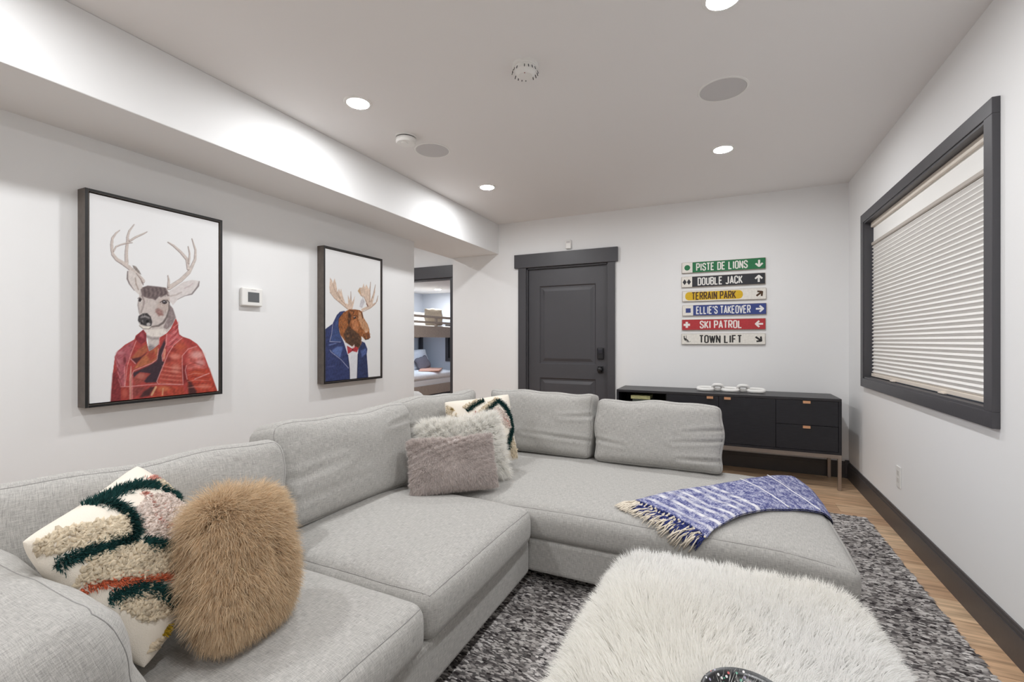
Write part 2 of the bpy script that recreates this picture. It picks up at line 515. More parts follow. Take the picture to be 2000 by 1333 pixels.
kn = lathe_mesh([(0, -0.062), (0.02, -0.06), (0.03, -0.05), (0.031, -0.035), (0.02, -0.024), (0.012, -0.018), (0.012, 0)], 20)
kn.transform(Matrix.Translation((SX1 - 0.068, SY - 0.002, 0.89)) @ Matrix.Rotation(-math.pi / 2, 4, 'X'))
link('door_knob', kn, M_BLACK, d1, smooth=True)

# hallway doorway
d2 = thing('door_2', 'charcoal framed open doorway to the bunk room past the left wall', 'doorway', (-3.65, 5.09, 0)); d2['kind'] = 'structure'
box('header', (HX0 - 0.13, 5.056, HZ), (HX1 + 0.13, 5.09, HZ + 0.16), M_TRIM, d2, 0.002)
box('casing', (HX0 - 0.09, 5.068, 0), (HX0, 5.09, HZ), M_TRIM, d2, 0.002)
box('casing', (HX1, 5.068, 0), (HX1 + 0.09, 5.09, HZ), M_TRIM, d2, 0.002)
boxes('jamb', [((HX0, 5.085, 0), (HX0 + 0.018, 5.2, HZ)), ((HX1 - 0.018, 5.085, 0), (HX1, 5.2, HZ)), ((HX0, 5.085, HZ - 0.018), (HX1, 5.2, HZ))], M_TRIM, d2)

# window with its casing, jamb and pane
w1 = thing('window_1', 'wide window in a charcoal frame on the right wall', 'window', (XR, (WY0 + WY1) / 2, WZ0)); w1['kind'] = 'structure'
cw = 0.066
box('casing', (XR - 0.026, WY0 - cw, WZ1), (XR, WY1 + cw, WZ1 + cw), M_TRIM, w1, 0.002)
box('casing', (XR - 0.026, WY0 - cw, WZ0 - cw), (XR, WY1 + cw, WZ0), M_TRIM, w1, 0.002)
box('casing', (XR - 0.026, WY0 - cw, WZ0), (XR, WY0, WZ1), M_TRIM, w1, 0.002)
box('casing', (XR - 0.026, WY1, WZ0), (XR, WY1 + cw, WZ1), M_TRIM, w1, 0.002)
boxes('jamb', [((XR - 0.02, WY0 - 0.001, WZ0), (XR + 0.15, WY0 + 0.012, WZ1)), ((XR - 0.02, WY1 - 0.012, WZ0), (XR + 0.15, WY1 + 0.001, WZ1)),
               ((XR - 0.02, WY0, WZ0 - 0.001), (XR + 0.15, WY1, WZ0 + 0.012)), ((XR - 0.02, WY0, WZ1 - 0.012), (XR + 0.15, WY1, WZ1 + 0.001))], M_TRIM, w1)
M_PANE = bpy.data.materials.new('window_glass'); M_PANE.use_nodes = True
_p = M_PANE.node_tree.nodes['Principled BSDF']; _p.inputs['Transmission Weight'].default_value = 1; _p.inputs['Roughness'].default_value = 0.02; _p.inputs['IOR'].default_value = 1.1
box('pane', (XR + 0.125, WY0 + 0.01, WZ0 + 0.01), (XR + 0.131, WY1 - 0.01, WZ1 - 0.01), M_PANE, w1)

# cellular shade hanging in the window
M_SHADE = mat('shade_fabric', (234, 232, 229), 0.85)
M_SHEER = mat('shade_sheer', (244, 243, 240), 0.8)
M_RAIL = mat('shade_rail', (226, 216, 204), 0.5)
SXF = XR + 0.024
sh = thing('cellular_shade', 'off-white pleated shade hanging inside the charcoal window frame', 'window shade', (SXF + 0.02, (WY0 + WY1) / 2, WZ1 - 0.02))
sy0, sy1 = WY0 + 0.02, WY1 - 0.02
box('headrail', (SXF - 0.005, sy0, 2.062), (SXF + 0.04, sy1, 2.098), M_RAIL, sh, 0.003)
box('sheer_panel', (SXF + 0.012, sy0, 1.945), (SXF + 0.016, sy1, 2.062), M_SHEER, sh)
box('middle_rail', (SXF - 0.002, sy0, 1.925), (SXF + 0.032, sy1, 1.947), mat('shade_rail_grey', (188, 180, 172), 0.5), sh, 0.003)
NPL = 36; zt, zb = 1.925, 0.955; pit = (zt - zb) / NPL
pv, pf = [], []
for (yy) in (sy0 + 0.004, sy1 - 0.004):
    for (xx, zz) in ((0.014, 0), (0.0, pit * 0.5), (0.014, pit), (0.028, pit * 0.5)):
        pv.append((SXF + xx, yy, zz))
pf = [(0, 4, 5, 1), (1, 5, 6, 2), (2, 6, 7, 3), (3, 7, 4, 0), (0, 1, 2, 3), (7, 6, 5, 4)]
pme = pyd(pv, pf); pme.materials.append(M_SHADE)
for i in range(NPL):
    o = bpy.data.objects.new('pleat', pme); COL.objects.link(o); o.parent = sh
    o.matrix_parent_inverse = Matrix.Translation(-Vector(sh.location)); o.location = (0, 0, zb + i * pit)
box('bottom_rail', (SXF - 0.002, sy0, 0.933), (SXF + 0.03, sy1, 0.956), M_RAIL, sh, 0.003)
for yy in (3.0, 3.75):
    box('pull_tab', (SXF - 0.014, yy, 0.931), (SXF - 0.001, yy + 0.07, 0.938), M_RAIL, sh, 0.001)

# ------------------------------------------------------------------ recessed lights
def downlight(x, y, z, label, group):
    t = thing('recessed_light', label, 'ceiling light', (x, y, z), group)
    ring = lathe_mesh([(0.061, -0.001), (0.063, -0.006), (0.077, -0.005), (0.081, 0.0)], 40)
    o = bpy.data.objects.new('trim_ring', ring); ring.materials.append(M_WHITEPL); COL.objects.link(o); o.parent = t
    lens = lathe_mesh([(0.0, -0.003), (0.0612, -0.003)], 28)
    o = bpy.data.objects.new('lens', lens); lens.materials.append(M_LENS); COL.objects.link(o); o.parent = t
    return t
LX, LY = (-1.93, 0.0), (2.03, 3.63)
G = 'recessed ceiling lights of the living room'
downlight(LX[0], LY[0], ZC, 'round white recessed light near the soffit, nearer the smoke alarms', G)
downlight(LX[0], LY[1], ZC, 'round white recessed light near the soffit, closest to the entry door', G)
downlight(LX[1], LY[1], ZC, 'round white recessed light above the black console and ski signs', G)
downlight(LX[1], LY[0], ZC, 'round white recessed light cut by the top edge of the photo', G)
for x in LX:
    for y in (0.43, -1.17):
        downlight(x, y, ZC, 'round white recessed light in the ceiling behind the photographer', G)
downlight(-3.85, 3.9, ZC, 'round recessed light in the hallway ceiling hidden behind the soffit', 'hall light')
downlight(-5.25, 7.75, 2.25, 'round recessed light over the upper bunk seen through the doorway', 'bunk room lights')
downlight(-4.0, 6.0, 2.25, 'round recessed light in the bunk room ceiling nearer its door', 'bunk room lights')

# ------------------------------------------------------------------ sofa
SOFA = thing('sectional_sofa', 'large light grey L-shaped sectional sofa with loose back cushions', 'sofa', (-1.35, 1.6, 0))
ZT = 0.395                                  # seat top at the rim
XF = -0.83                                  # front of the left run
Y2 = 2.03                                   # front of the back run
XE = 0.47                                   # free end of the back run
box('base', (-1.92, 0.0, 0.07), (XF - 0.025, Y2 + 0.02, 0.235), M_SOFA, SOFA, 0.02, 3)
box('base', (-1.92, Y2 + 0.03, 0.07), (XE - 0.05, 3.12, 0.235), M_SOFA, SOFA, 0.02, 3)
for o in [c for c in SOFA.children if c.name.startswith('base')]:
    me = o.data; uv = me.uv_layers.new(name='UVMap')
    for p in me.polygons:
        n = p.normal
        for li in p.loop_indices:
            c = me.vertices[me.loops[li].vertex_index].co
            uv.data[li].uv = (c.y, c.z) if abs(n.x) > 0.6 else ((c.x, c.z) if abs(n.y) > 0.6 else (c.x, c.y))
box('back_frame', (-2.02, 0.0, 0.07), (-1.9, 3.22, 0.66), M_SOFA, SOFA, 0.03, 3)
box('back_frame', (-1.9, 3.11, 0.07), (-0.07, 3.22, 0.66), M_SOFA, SOFA, 0.03, 3)
box('arm_frame', (-1.92, -0.02, 0.07), (XF - 0.03, 0.12, 0.56), M_SOFA, SOFA, 0.03, 3)
for o in [c for c in SOFA.children if 'frame' in c.name]:
    me = o.data; uv = me.uv_layers.new(name='UVMap')
    for l in me.loops: uv.data[l.index].uv = (me.vertices[l.vertex_index].co.x + me.vertices[l.vertex_index].co.y, me.vertices[l.vertex_index].co.z)
M_FOOT = mat('sofa_foot', (20, 20, 20), 0.5)
for (x, y) in ((-1.85, 0.1), (-0.93, 0.1), (-0.93, 1.95), (-1.85, 3.1), (0.33, 2.12), (0.33, 3.05)):
    v = lathe_mesh([(0.0, 0.0), (0.022, 0.0), (0.026, 0.075), (0.0, 0.075)], 12, (x, y, 0.0 if x > 0.9 else 0.012))
    link('foot', v, M_FOOT, SOFA)

def edge_seam(dims, r, deform, M, parent, side, rad=0.0014, edges=None):
    """thread line along the rim of a cushion's face (side=+1 front/top)"""
    h = [d / 2 for d in dims]
    path = []
    n = 26
    cs = [(-1, -1), (1, -1), (1, 1), (-1, 1)]
    for a in range(4):
        (x0, y0), (x1, y1) = cs[a], cs[(a + 1) % 4]
        for i in range(n):
            s = i / n
            p = (x0 + (x1 - x0) * s, y0 + (y1 - y0) * s, side)
            # keep round corners: pull the parameter in slightly at the corner
            q = cushion_point(p, h, r)
            if deform: q = deform(q, p)
            path.append(M @ q)
    return tube('seam', path, rad, M_SEAM, parent, n=5, closed=True)

def seat_deform(seed, crown, drop=None, ecc=0.0):
    def f(q, p):
        x, y, z = q; px, py, pz = p
        e = (1 - min(1, abs(px)) ** 2.4) * (1 - min(1, abs(py)) ** 2.4)
        if pz > -0.2:
            z += crown * e
            z += 0.006 * mnoise.noise(Vector((x * 3 + seed, y * 3, seed)))
            z += 0.0025 * mnoise.noise(Vector((x * 11 + seed, y * 9, seed)))
        if drop: z += drop(x, y, pz)
        x += 0.010 * (1 - pz * pz) * px * (1 - py ** 2); y += 0.010 * (1 - pz * pz) * py * (1 - px ** 2)
        return Vector((x, y, z))
    return f

def seat(x0, x1, y0, y1, z0, z1, crown, seed, n, drop=None, r=0.055):
    dims = (x1 - x0, y1 - y0, z1 - z0)
    M = Matrix.Translation(((x0 + x1) / 2, (y0 + y1) / 2, (z0 + z1) / 2))
    df = seat_deform(seed, crown, drop)
    o = cushion('seat_cushion', dims, r, n, M_SOFA, SOFA, M, df)
    edge_seam(dims, r, df, M, o, 1)
    return o
seat(-1.9, XF, 0.36, 1.185, 0.225, ZT - 0.005, 0.03, 1, (30, 26, 3))
seat(-1.9, XF, 1.19, Y2 + 0.012, 0.225, ZT + 0.008, 0.035, 2, (30, 26, 3))
bx0, bx1, by0, by1 = -1.9, XE, Y2, 3.1
def end_drop(x_abs):
    s = max(0.0, (x_abs - 0.08) / (XE - 0.08))
    return -0.045 * s ** 2.2
def drop_back(x, y, pz):
    return end_drop(x + (bx0 + bx1) / 2) * (0.5 + 0.5 * max(-0.3, pz))
seat(bx0, bx1, by0 + 0.018, by1, 0.225, ZT, 0.028, 3, (56, 26, 3), drop_back)

def seat_top(x, y):
    """height of the back run's seat, for things lying on it"""
    px = (x - (bx0 + bx1) / 2) / ((bx1 - bx0) / 2); py = (y - (by0 + by1) / 2) / ((by1 - by0) / 2)
    e = max(0, 1 - min(1, abs(px)) ** 2.4) * max(0, 1 - min(1, abs(py)) ** 2.4)
    z = ZT + 0.028 * e + end_drop(min(x, XE))
    r = 0.055
    for d in (y - (by0 + 0.018), by1 - y, XE - x):
        if d < r:
            dd = max(0.0, d)
            z -= r - math.sqrt(max(0, r * r - (r - dd) ** 2))
    return z

def drape(x, y, lift):
    """a point of cloth laid on the back run's seat, wrapping round its front edge and free end"""
    r = 0.055; R_ = r + lift
    yc, xc = by0 + 0.013 + r, XE + 0.004 - r
    z = seat_top(min(x, xc), min(by1 - 0.06, max(yc, y))) + lift
    if y < yc:
        th = (yc - y) / R_
        if th < math.pi / 2: z += R_ * (math.cos(th) - 1); y = yc - R_ * math.sin(th)
        else: z -= R_ + (th - math.pi / 2) * R_; y = yc - R_
    if x > xc:
        z += end_drop(min(x, XE)) - end_drop(xc)
        th = (x - xc) / R_
        if th < math.pi / 2: z += R_ * (math.cos(th) - 1); x = xc + R_ * math.sin(th)
        else: z -= R_ + (th - math.pi / 2) * R_; x = xc + R_
    return x, y, z

def back_deform(seed, creases=(), puff=0.34, sag=0.0):
    def f(q, p):
        x, y, z = q; px, py, pz = p
        e = (1 - min(1, abs(px)) ** 3) * (1 - min(1, abs(py)) ** 3)
        z *= 0.74 + puff * e
        if py > 0: y += py * (0.006 * math.sin(px * 4.2 + seed) + 0.004 * math.sin(px * 9 + seed * 2)) - sag * (1 - px * px) * py
        x += 0.008 * math.sin(py * 5 + seed) * px
        z += (0.012 * mnoise.noise(Vector((x * 3.5 + seed * 7, y * 3.5, 3.1))) + 0.004 * mnoise.noise(Vector((x * 9 + seed * 7, y * 12, 1.1)))) * (1 if pz > 0 else -1)
        if pz > 0.3:
            for (x0, y0, x1, y1, dep, wid) in creases:
                dx, dy = x1 - x0, y1 - y0; L2 = dx * dx + dy * dy
                t = max(0, min(1, ((px - x0) * dx + (py - y0) * dy) / L2))
                dd = math.hypot(px - x0 - t * dx, (py - y0 - t * dy))
                z -= dep * math.exp(-(dd / wid) ** 2) * math.sin(math.pi * min(1, max(0.08, 1 - t)) * 0.5 + 0.0)
                z += 0.4 * dep * math.exp(-((dd - 2.0 * wid) / wid) ** 2)
        return Vector((x, y, z))
    return f

def back_cushion(loc, phi, lean, w, h, t, seed, creases=(), roll=0.0, sag=0.0, r=0.05, label=None):
    M = frame_mat(loc, phi, lean, roll)
    df = back_deform(seed, creases, sag=sag)
    o = cushion('back_cushion', (w, h, t), r, (40, 30, 4), M_SOFA, SOFA, M, df, label=label)
    edge_seam((w, h, t), r, df, M, o, 1)
    edge_seam((w, h, t), r, df, M, o, -1)
    return o
back_cushion((-0.383, 3.03, 0.604), -90, 11, 0.77, 0.41, 0.25, 1.0,
             [(1.0, 0.28, 0.45, 0.12, 0.014, 0.045), (1.0, -0.05, 0.3, -0.2, 0.014, 0.045), (1.0, -0.62, 0.4, -0.66, 0.016, 0.05), (-1.0, -0.3, -0.5, -0.42, 0.012, 0.05)])
back_cushion((-1.19, 3.075, 0.617), -92, 10, 0.80, 0.44, 0.25, 2.3,
             [(1.0, 0.3, 0.5, 0.22, 0.012, 0.05), (1.0, -0.45, -0.2, -0.35, 0.012, 0.05)], sag=0.006)
back_cushion((-1.75, 2.57, 0.62), -10, 11, 0.74, 0.43, 0.24, 3.1, [(-1, 0.2, -0.4, 0.1, 0.012, 0.06)], roll=0)
back_cushion((-1.69, 1.69, 0.622), -4, 13, 0.82, 0.44, 0.26, 4.4, [(-1.0, -0.1, -0.3, 0.02, 0.007, 0.07), (-0.9, -0.5, 0.0, -0.4, 0.006, 0.07), (1, 0.6, 0.5, 0.5, 0.01, 0.05)])
back_cushion((-1.66, 0.78, 0.60), -13, 13, 0.90, 0.44, 0.25, 5.2, [(0.3, -0.2, 1.0, -0.1, 0.01, 0.06)])
# cushion propped on the near arm
M_ = frame_mat((-1.45, 0.395, 0.548), 90, 16)
df_ = back_deform(6.0, [(-0.25, 0.55, -0.8, -0.1, 0.016, 0.22)], puff=0.3)
arm_c = cushion('arm_cushion', (0.9, 0.33, 0.26), 0.07, (36, 24, 6), M_SOFA, SOFA, M_, df_)
edge_seam((0.9, 0.33, 0.26), 0.07, df_, M_, arm_c, 1); edge_seam((0.9, 0.33, 0.26), 0.07, df_, M_, arm_c, -1)

# ------------------------------------------------------------------ rug
RUG = thing('area_rug', 'grey and black heathered woven wool rug under the sofa', 'rug', (-0.9, 1.5, 0))
RX0, RX1, RY0, RY1 = -2.3, 0.875, -1.2, 3.79
box('backing', (RX0, RY0, 0.0005), (RX1, RY1, 0.007), mat('rug_backing', (92, 89, 88), 0.95, var=(60, (1, 6, 1), 0.4)), RUG)
def rug_yarn():
    # bundles of yarn lying across the rug, row by row; only where the rug can be seen
    zones = [(-1.0, RX1, 0.3, RY1)]
    cx, cy = [], []
    for (x0, x1, y0, y1) in zones:
        for yy in np.arange(y0, y1, 0.0068):
            xs = np.arange(x0 - RNG.uniform(0, .04), x1, 0.021)
            xs = xs + RNG.uniform(-0.008, 0.008, len(xs))
            xs = np.clip(xs, x0, x1 - 0.004)
            cx.append(xs); cy.append(np.full(len(xs), yy) + RNG.uniform(-0.003, 0.003, len(xs)))
    cx = np.concatenate(cx); cy = np.concatenate(cy); N = len(cx)
    L = RNG.uniform(0.010, 0.021, N); Wd = RNG.uniform(0.0028, 0.0048, N); H = RNG.uniform(0.003, 0.007, N)
    ang = RNG.normal(0, 0.16, N); ca, sa = np.cos(ang), np.sin(ang)
    base = np.array([(-1, 0, 0), (-.45, -1, 0.1), (.45, -1, 0.1), (1, 0, 0), (.45, 1, 0.1), (-.45, 1, 0.1), (-.4, 0, 1), (.4, 0, 1)])
    lx = base[None, :, 0] * L[:, None]; ly = base[None, :, 1] * Wd[:, None]; lz = base[None, :, 2] * H[:, None]
    V = np.stack([cx[:, None] + lx * ca[:, None] - ly * sa[:, None], cy[:, None] + lx * sa[:, None] + ly * ca[:, None], 0.0055 + lz], -1)
    T = np.array([(0, 1, 6), (1, 2, 7), (1, 7, 6), (2, 3, 7), (3, 4, 7), (4, 5, 6), (4, 6, 7), (5, 0, 6)])
    tris = (T[None] + (np.arange(N) * 8)[:, None, None]).reshape(-1, 3)
    pal = lin_np([(58, 54, 55), (92, 87, 87), (134, 129, 127), (170, 165, 162), (198, 193, 190), (214, 210, 207)])
    streak = np.sin(cy * 9.0 + 1.1 * np.sin(cx * 2.3)) * 0.5 + np.sin(cy * 31 + cx * 3) * 0.4
    k = np.clip((RNG.normal(3.05, 1.5, N) + streak * 0.55), 0, 5).astype(int)
    col = pal[k] * RNG.uniform(0.9, 1.08, (N, 1))
    return tri_mesh(V.reshape(-1, 3), tris, np.repeat(col, 8, axis=0))
o = link('yarn_pile', rug_yarn(), M_YARN, RUG, smooth=True); o['kind'] = 'stuff'

# ------------------------------------------------------------------ fur-topped ottoman
OT = thing('ottoman', 'white long-haired sheepskin-covered ottoman on the rug in front of the sofa', 'ottoman', (0.02, 1.0, 0.012))
OX0, OX1, OY0, OY1, OZ0, OZ1 = -0.355, 0.385, 0.30, 1.73, 0.09, 0.41
M_SKIN = mat('sheepskin_hide', (246, 244, 240), 0.9)
Mo = Matrix.Translation(((OX0 + OX1) / 2, (OY0 + OY1) / 2, (OZ0 + OZ1) / 2))
odim = (OX1 - OX0, OY1 - OY0, OZ1 - OZ0)
def ot_round(q, p):
    # rounder in plan, like a hide laid over a bench
    x, y, z = q
    ex = (abs(p[0]) ** 3) * (abs(p[1]) ** 3)
    x *= 1 - 0.10 * ex; y *= 1 - 0.06 * ex
    z += 0.02 * (1 - p[0] ** 2) * (1 - p[1] ** 2) * max(0, p[2])
    return Vector((x, y, z))
cushion('body', odim, 0.09, (14, 20, 4), M_SKIN, OT, Mo, ot_round)
for (x, y) in ((OX0 + 0.08, OY0 + 0.1), (OX1 - 0.08, OY0 + 0.1), (OX0 + 0.08, OY1 - 0.1), (OX1 - 0.08, OY1 - 0.1)):
    link('leg', lathe_mesh([(0.0, 0.0), (0.02, 0.0), (0.028, 0.09), (0.0, 0.09)], 12, (x, y, 0.012)), M_FOOT, OT)
def ottoman_fur(N=120000):
    hx, hy, hz, r = odim[0] / 2, odim[1] / 2, odim[2] / 2, 0.09
    nt_ = int(N * 0.66)
    p = np.zeros((N, 3))
    p[:nt_] = np.stack([RNG.uniform(-1, 1, nt_), RNG.uniform(-1, 1, nt_), np.ones(nt_)], -1)
    ns = N - nt_; per = RNG.uniform(0, 1, ns); zz = RNG.uniform(-0.7, 1, ns); s = np.sign(RNG.uniform(-1, 1, ns)); w = RNG.uniform(-1, 1, ns)
    onx = per < hy / (hx + hy)
    p[nt_:] = np.where(onx[:, None], np.stack([s, w, zz], -1), np.stack([w, s, zz], -1))
    P = p * np.array([hx, hy, hz]); inner = np.array([hx - r, hy - r, hz - r])
    Q = np.clip(P, -inner, inner); D = unit(P - Q); pos = Q + D * r
    ex = np.abs(p[:, 0]) ** 3 * np.abs(p[:, 1]) ** 3
    pos[:, 0] *= 1 - 0.10 * ex; pos[:, 1] *= 1 - 0.06 * ex
    pos[:, 2] += 0.02 * (1 - p[:, 0] ** 2) * (1 - p[:, 1] ** 2) * np.maximum(0, p[:, 2])
    # combing: outward from the middle, with swirls and locks
    x, y = pos[:, 0], pos[:, 1]
    sw = np.stack([np.sin(5 * y + 2 * np.sin(4 * x)) + 0.6 * np.sin(13 * x + 9 * y), np.cos(4.5 * x + 1.5 * np.sin(5 * y)) + 0.6 * np.sin(11 * y - 8 * x), np.zeros(N)], -1)
    lock = np.stack([np.sin(61 * x + 23 * y) , np.sin(57 * y - 31 * x), np.zeros(N)], -1)
    rad = np.stack([x / hx, y / hy, np.zeros(N)], -1)
    d = D * 0.85 + rad * 0.55 + sw * 0.28 + lock * 0.22 + RNG.normal(0, 0.16, (N, 3))
    world = pos + np.array(Mo.translation)
    col = lin_np([251, 250, 248]) * RNG.uniform(0.95, 1.02, (N, 1))
    warm = np.clip(0.5 + 0.9 * np.sin(6 * x + 3) * np.sin(4.3 * y + 1) + RNG.normal(0, 0.2, N), 0, 1)[:, None]
    col = col * (1 - warm * np.array([0.0, 0.01, 0.035]))
    L = RNG.uniform(0.045, 0.075, N)
    strands('fur_pile', world, D, d, L, 0.0022, M_FUR, OT, np.clip(col, 0, 0.97), segs=4, bend=(0, 0, -0.12), curl=0.14)
ottoman_fur()

# speckled black dish lying on the fur
M_SPECK = bpy.data.materials.new('black_confetti_speckle'); M_SPECK.use_nodes = True
def speckle():
    nt = M_SPECK.node_tree; b = nt.nodes['Principled BSDF']; b.inputs['Roughness'].default_value = 0.3
    tc = nt.nodes.new('ShaderNodeTexCoord'); v = nt.nodes.new('ShaderNodeTexVoronoi'); v.inputs['Scale'].default_value = 120
    nt.links.new(tc.outputs['Object'], v.inputs['Vector'])
    lt = nt.nodes.new('ShaderNodeMath'); lt.operation = 'LESS_THAN'; lt.inputs[1].default_value = 0.33
    nt.links.new(v.outputs['Distance'], lt.inputs[0])
    hs = nt.nodes.new('ShaderNodeSeparateColor'); nt.links.new(v.outputs['Color'], hs.inputs[0])
    cr = nt.nodes.new('ShaderNodeValToRGB'); cr.color_ramp.interpolation = 'CONSTANT'
    pal = [(0, (20, 20, 22)), (0.3, (215, 213, 212)), (0.62, (150, 145, 165)), (0.74, (70, 160, 130)), (0.82, (190, 90, 90)), (0.88, (205, 165, 110)), (0.93, (235, 235, 235))]
    e = cr.color_ramp.elements
    e[0].position = 0; e[0].color = (*lin(pal[0][1]), 1); e[1].position = pal[1][0]; e[1].color = (*lin(pal[1][1]), 1)
    for pz, c in pal[2:]:
        q = e.new(pz); q.color = (*lin(c), 1)
    nt.links.new(hs.outputs[0], cr.inputs[0])
    mx = nt.nodes.new('ShaderNodeMix'); mx.data_type = 'RGBA'
    mx.inputs[6].default_value = (*lin((20, 20, 22)), 1)
    nt.links.new(lt.outputs[0], mx.inputs[0]); nt.links.new(cr.outputs[0], mx.inputs[7]); nt.links.new(mx.outputs[2], b.inputs['Base Color'])
speckle()
dish = link('speckled_dish', lathe_mesh([(0, 0.0), (0.05, 0.0), (0.078, 0.018), (0.088, 0.032), (0.085, 0.035), (0.072, 0.022), (0.045, 0.008), (0, 0.007)], 40, (0.0, 0.0, 0.0)), M_SPECK, smooth=True)
dish.location = (0.045, 1.018, 0.456)
tag(dish, 'black dish with white and coloured flecks lying on the white fur', 'dish')


# ------------------------------------------------------------------ throw pillows
PAT1 = {
  'G': [[(-0.093, 0.209), (-0.058, 0.201), (-0.017, 0.193), (0.025, 0.182), (0.059, 0.159), (0.088, 0.136)], [(-0.073, 0.197), (-0.068, 0.171), (-0.074, 0.141), (-0.079, 0.117), (-0.091, 0.092), (-0.112, 0.074), (-0.136, 0.065), (-0.161, 0.081)], [(-0.255, 0.124), (-0.228, 0.113), (-0.201, 0.1), (-0.167, 0.086)], [(-0.122, 0.037), (-0.092, 0.015), (-0.069, -0.016), (-0.051, -0.053), (-0.028, -0.082), (0.018, -0.08)], [(-0.242, -0.015), (-0.212, -0.03), (-0.183, -0.053), (-0.167, -0.081), (-0.153, -0.118), (-0.138, -0.143)], [(0.096, 0.121), (0.104, 0.084), (0.14, 0.061)]],
  'K': [[(-0.246, 0.2), (-0.202, 0.196), (-0.155, 0.167), (-0.086, 0.122), (-0.13, 0.077), (-0.185, 0.106), (-0.243, 0.148), (-0.258, 0.175)], [(-0.218, 0.097), (-0.176, 0.077), (-0.132, 0.051), (-0.097, 0.01), (-0.059, -0.046), (-0.041, -0.093), (-0.066, -0.108), (-0.127, -0.068), (-0.178, -0.03), (-0.214, 0.015), (-0.256, 0.055), (-0.249, 0.074)], [(-0.237, -0.026), (-0.189, -0.053), (-0.16, -0.111), (-0.149, -0.146), (-0.177, -0.152), (-0.221, -0.12), (-0.233, -0.084)], [(0.102, 0.149), (0.154, 0.135), (0.172, 0.095), (0.151, 0.074), (0.103, 0.097), (0.091, 0.124)], [(-0.247, -0.185), (-0.211, -0.182), (-0.199, -0.196), (-0.217, -0.205)]],
  'P': [[(-0.055, 0.122), (0.017, 0.133), (0.095, 0.09), (0.109, 0.034), (-0.004, -0.062), (-0.049, -0.024), (-0.095, 0.038), (-0.091, 0.08)]],
  'R': [[(0.024, 0.147), (0.006, 0.116), (-0.018, 0.079), (-0.043, 0.049), (-0.018, 0.018), (0.021, -0.019)], [(0.041, 0.093), (0.007, 0.061)], [(0.083, 0.16), (0.143, 0.148)]],
  'O': [[(-0.254, 0.043), (-0.22, 0.008), (-0.178, -0.03), (-0.133, -0.068), (-0.076, -0.116)]],
  'Y': [[(-0.188, -0.18), (-0.185, -0.19)]],
}
for _k in PAT1: PAT1[_k] = [[((x + 0.035) * 0.93, y * 0.93) for x, y in L] for L in PAT1[_k]]
PAT2 = {
  'G': [[(-0.079, 0.127), (-0.036, 0.157), (0.023, 0.19), (0.039, 0.192)], [(0.034, 0.093), (0.087, 0.141), (0.132, 0.176), (0.18, 0.121), (0.209, 0.054), (0.215, -0.01), (0.181, -0.082), (0.152, -0.146)]],
  'K': [[(-0.106, 0.159), (-0.015, 0.203), (0.032, 0.201), (-0.07, 0.138)], [(-0.038, 0.079), (0.033, 0.148), (0.119, 0.201), (0.142, 0.19), (0.07, 0.128), (0.009, 0.08)], [(0.167, -0.125), (0.206, -0.07), (0.215, -0.162), (0.215, -0.205), (0.175, -0.205)], [(-0.214, 0.142), (-0.204, 0.187), (-0.16, 0.158), (-0.189, 0.107)], [(-0.208, 0.07), (-0.196, 0.108), (-0.141, 0.124), (-0.162, 0.072)],
        [(-0.2, -0.05), (-0.1, 0.0), (0.0, -0.04), (0.02, -0.12), (-0.1, -0.16), (-0.2, -0.13)]],
  'P': [[(0.065, 0.089), (0.117, 0.129), (0.175, 0.09), (0.202, 0.031), (0.202, -0.023), (0.168, -0.011), (0.13, 0.049)]],
  'R': [[(0.117, 0.066), (0.175, 0.035), (0.193, 0.001)], [(-0.043, 0.072), (-0.018, 0.115)]],
  'O': [],
  'Y': [[(-0.181, 0.145), (-0.168, 0.155)], [(-0.179, 0.055), (-0.147, 0.101)]],
}
def in_poly(px, py, poly):
    inside = np.zeros(px.shape, bool); n = len(poly)
    for i in range(n):
        x0, y0 = poly[i]; x1, y1 = poly[(i + 1) % n]
        c = ((y0 > py) != (y1 > py)) & (px < (x1 - x0) * (py - y0) / ((y1 - y0) if abs(y1 - y0) > 1e-12 else 1e-12) + x0)
        inside ^= c
    return inside

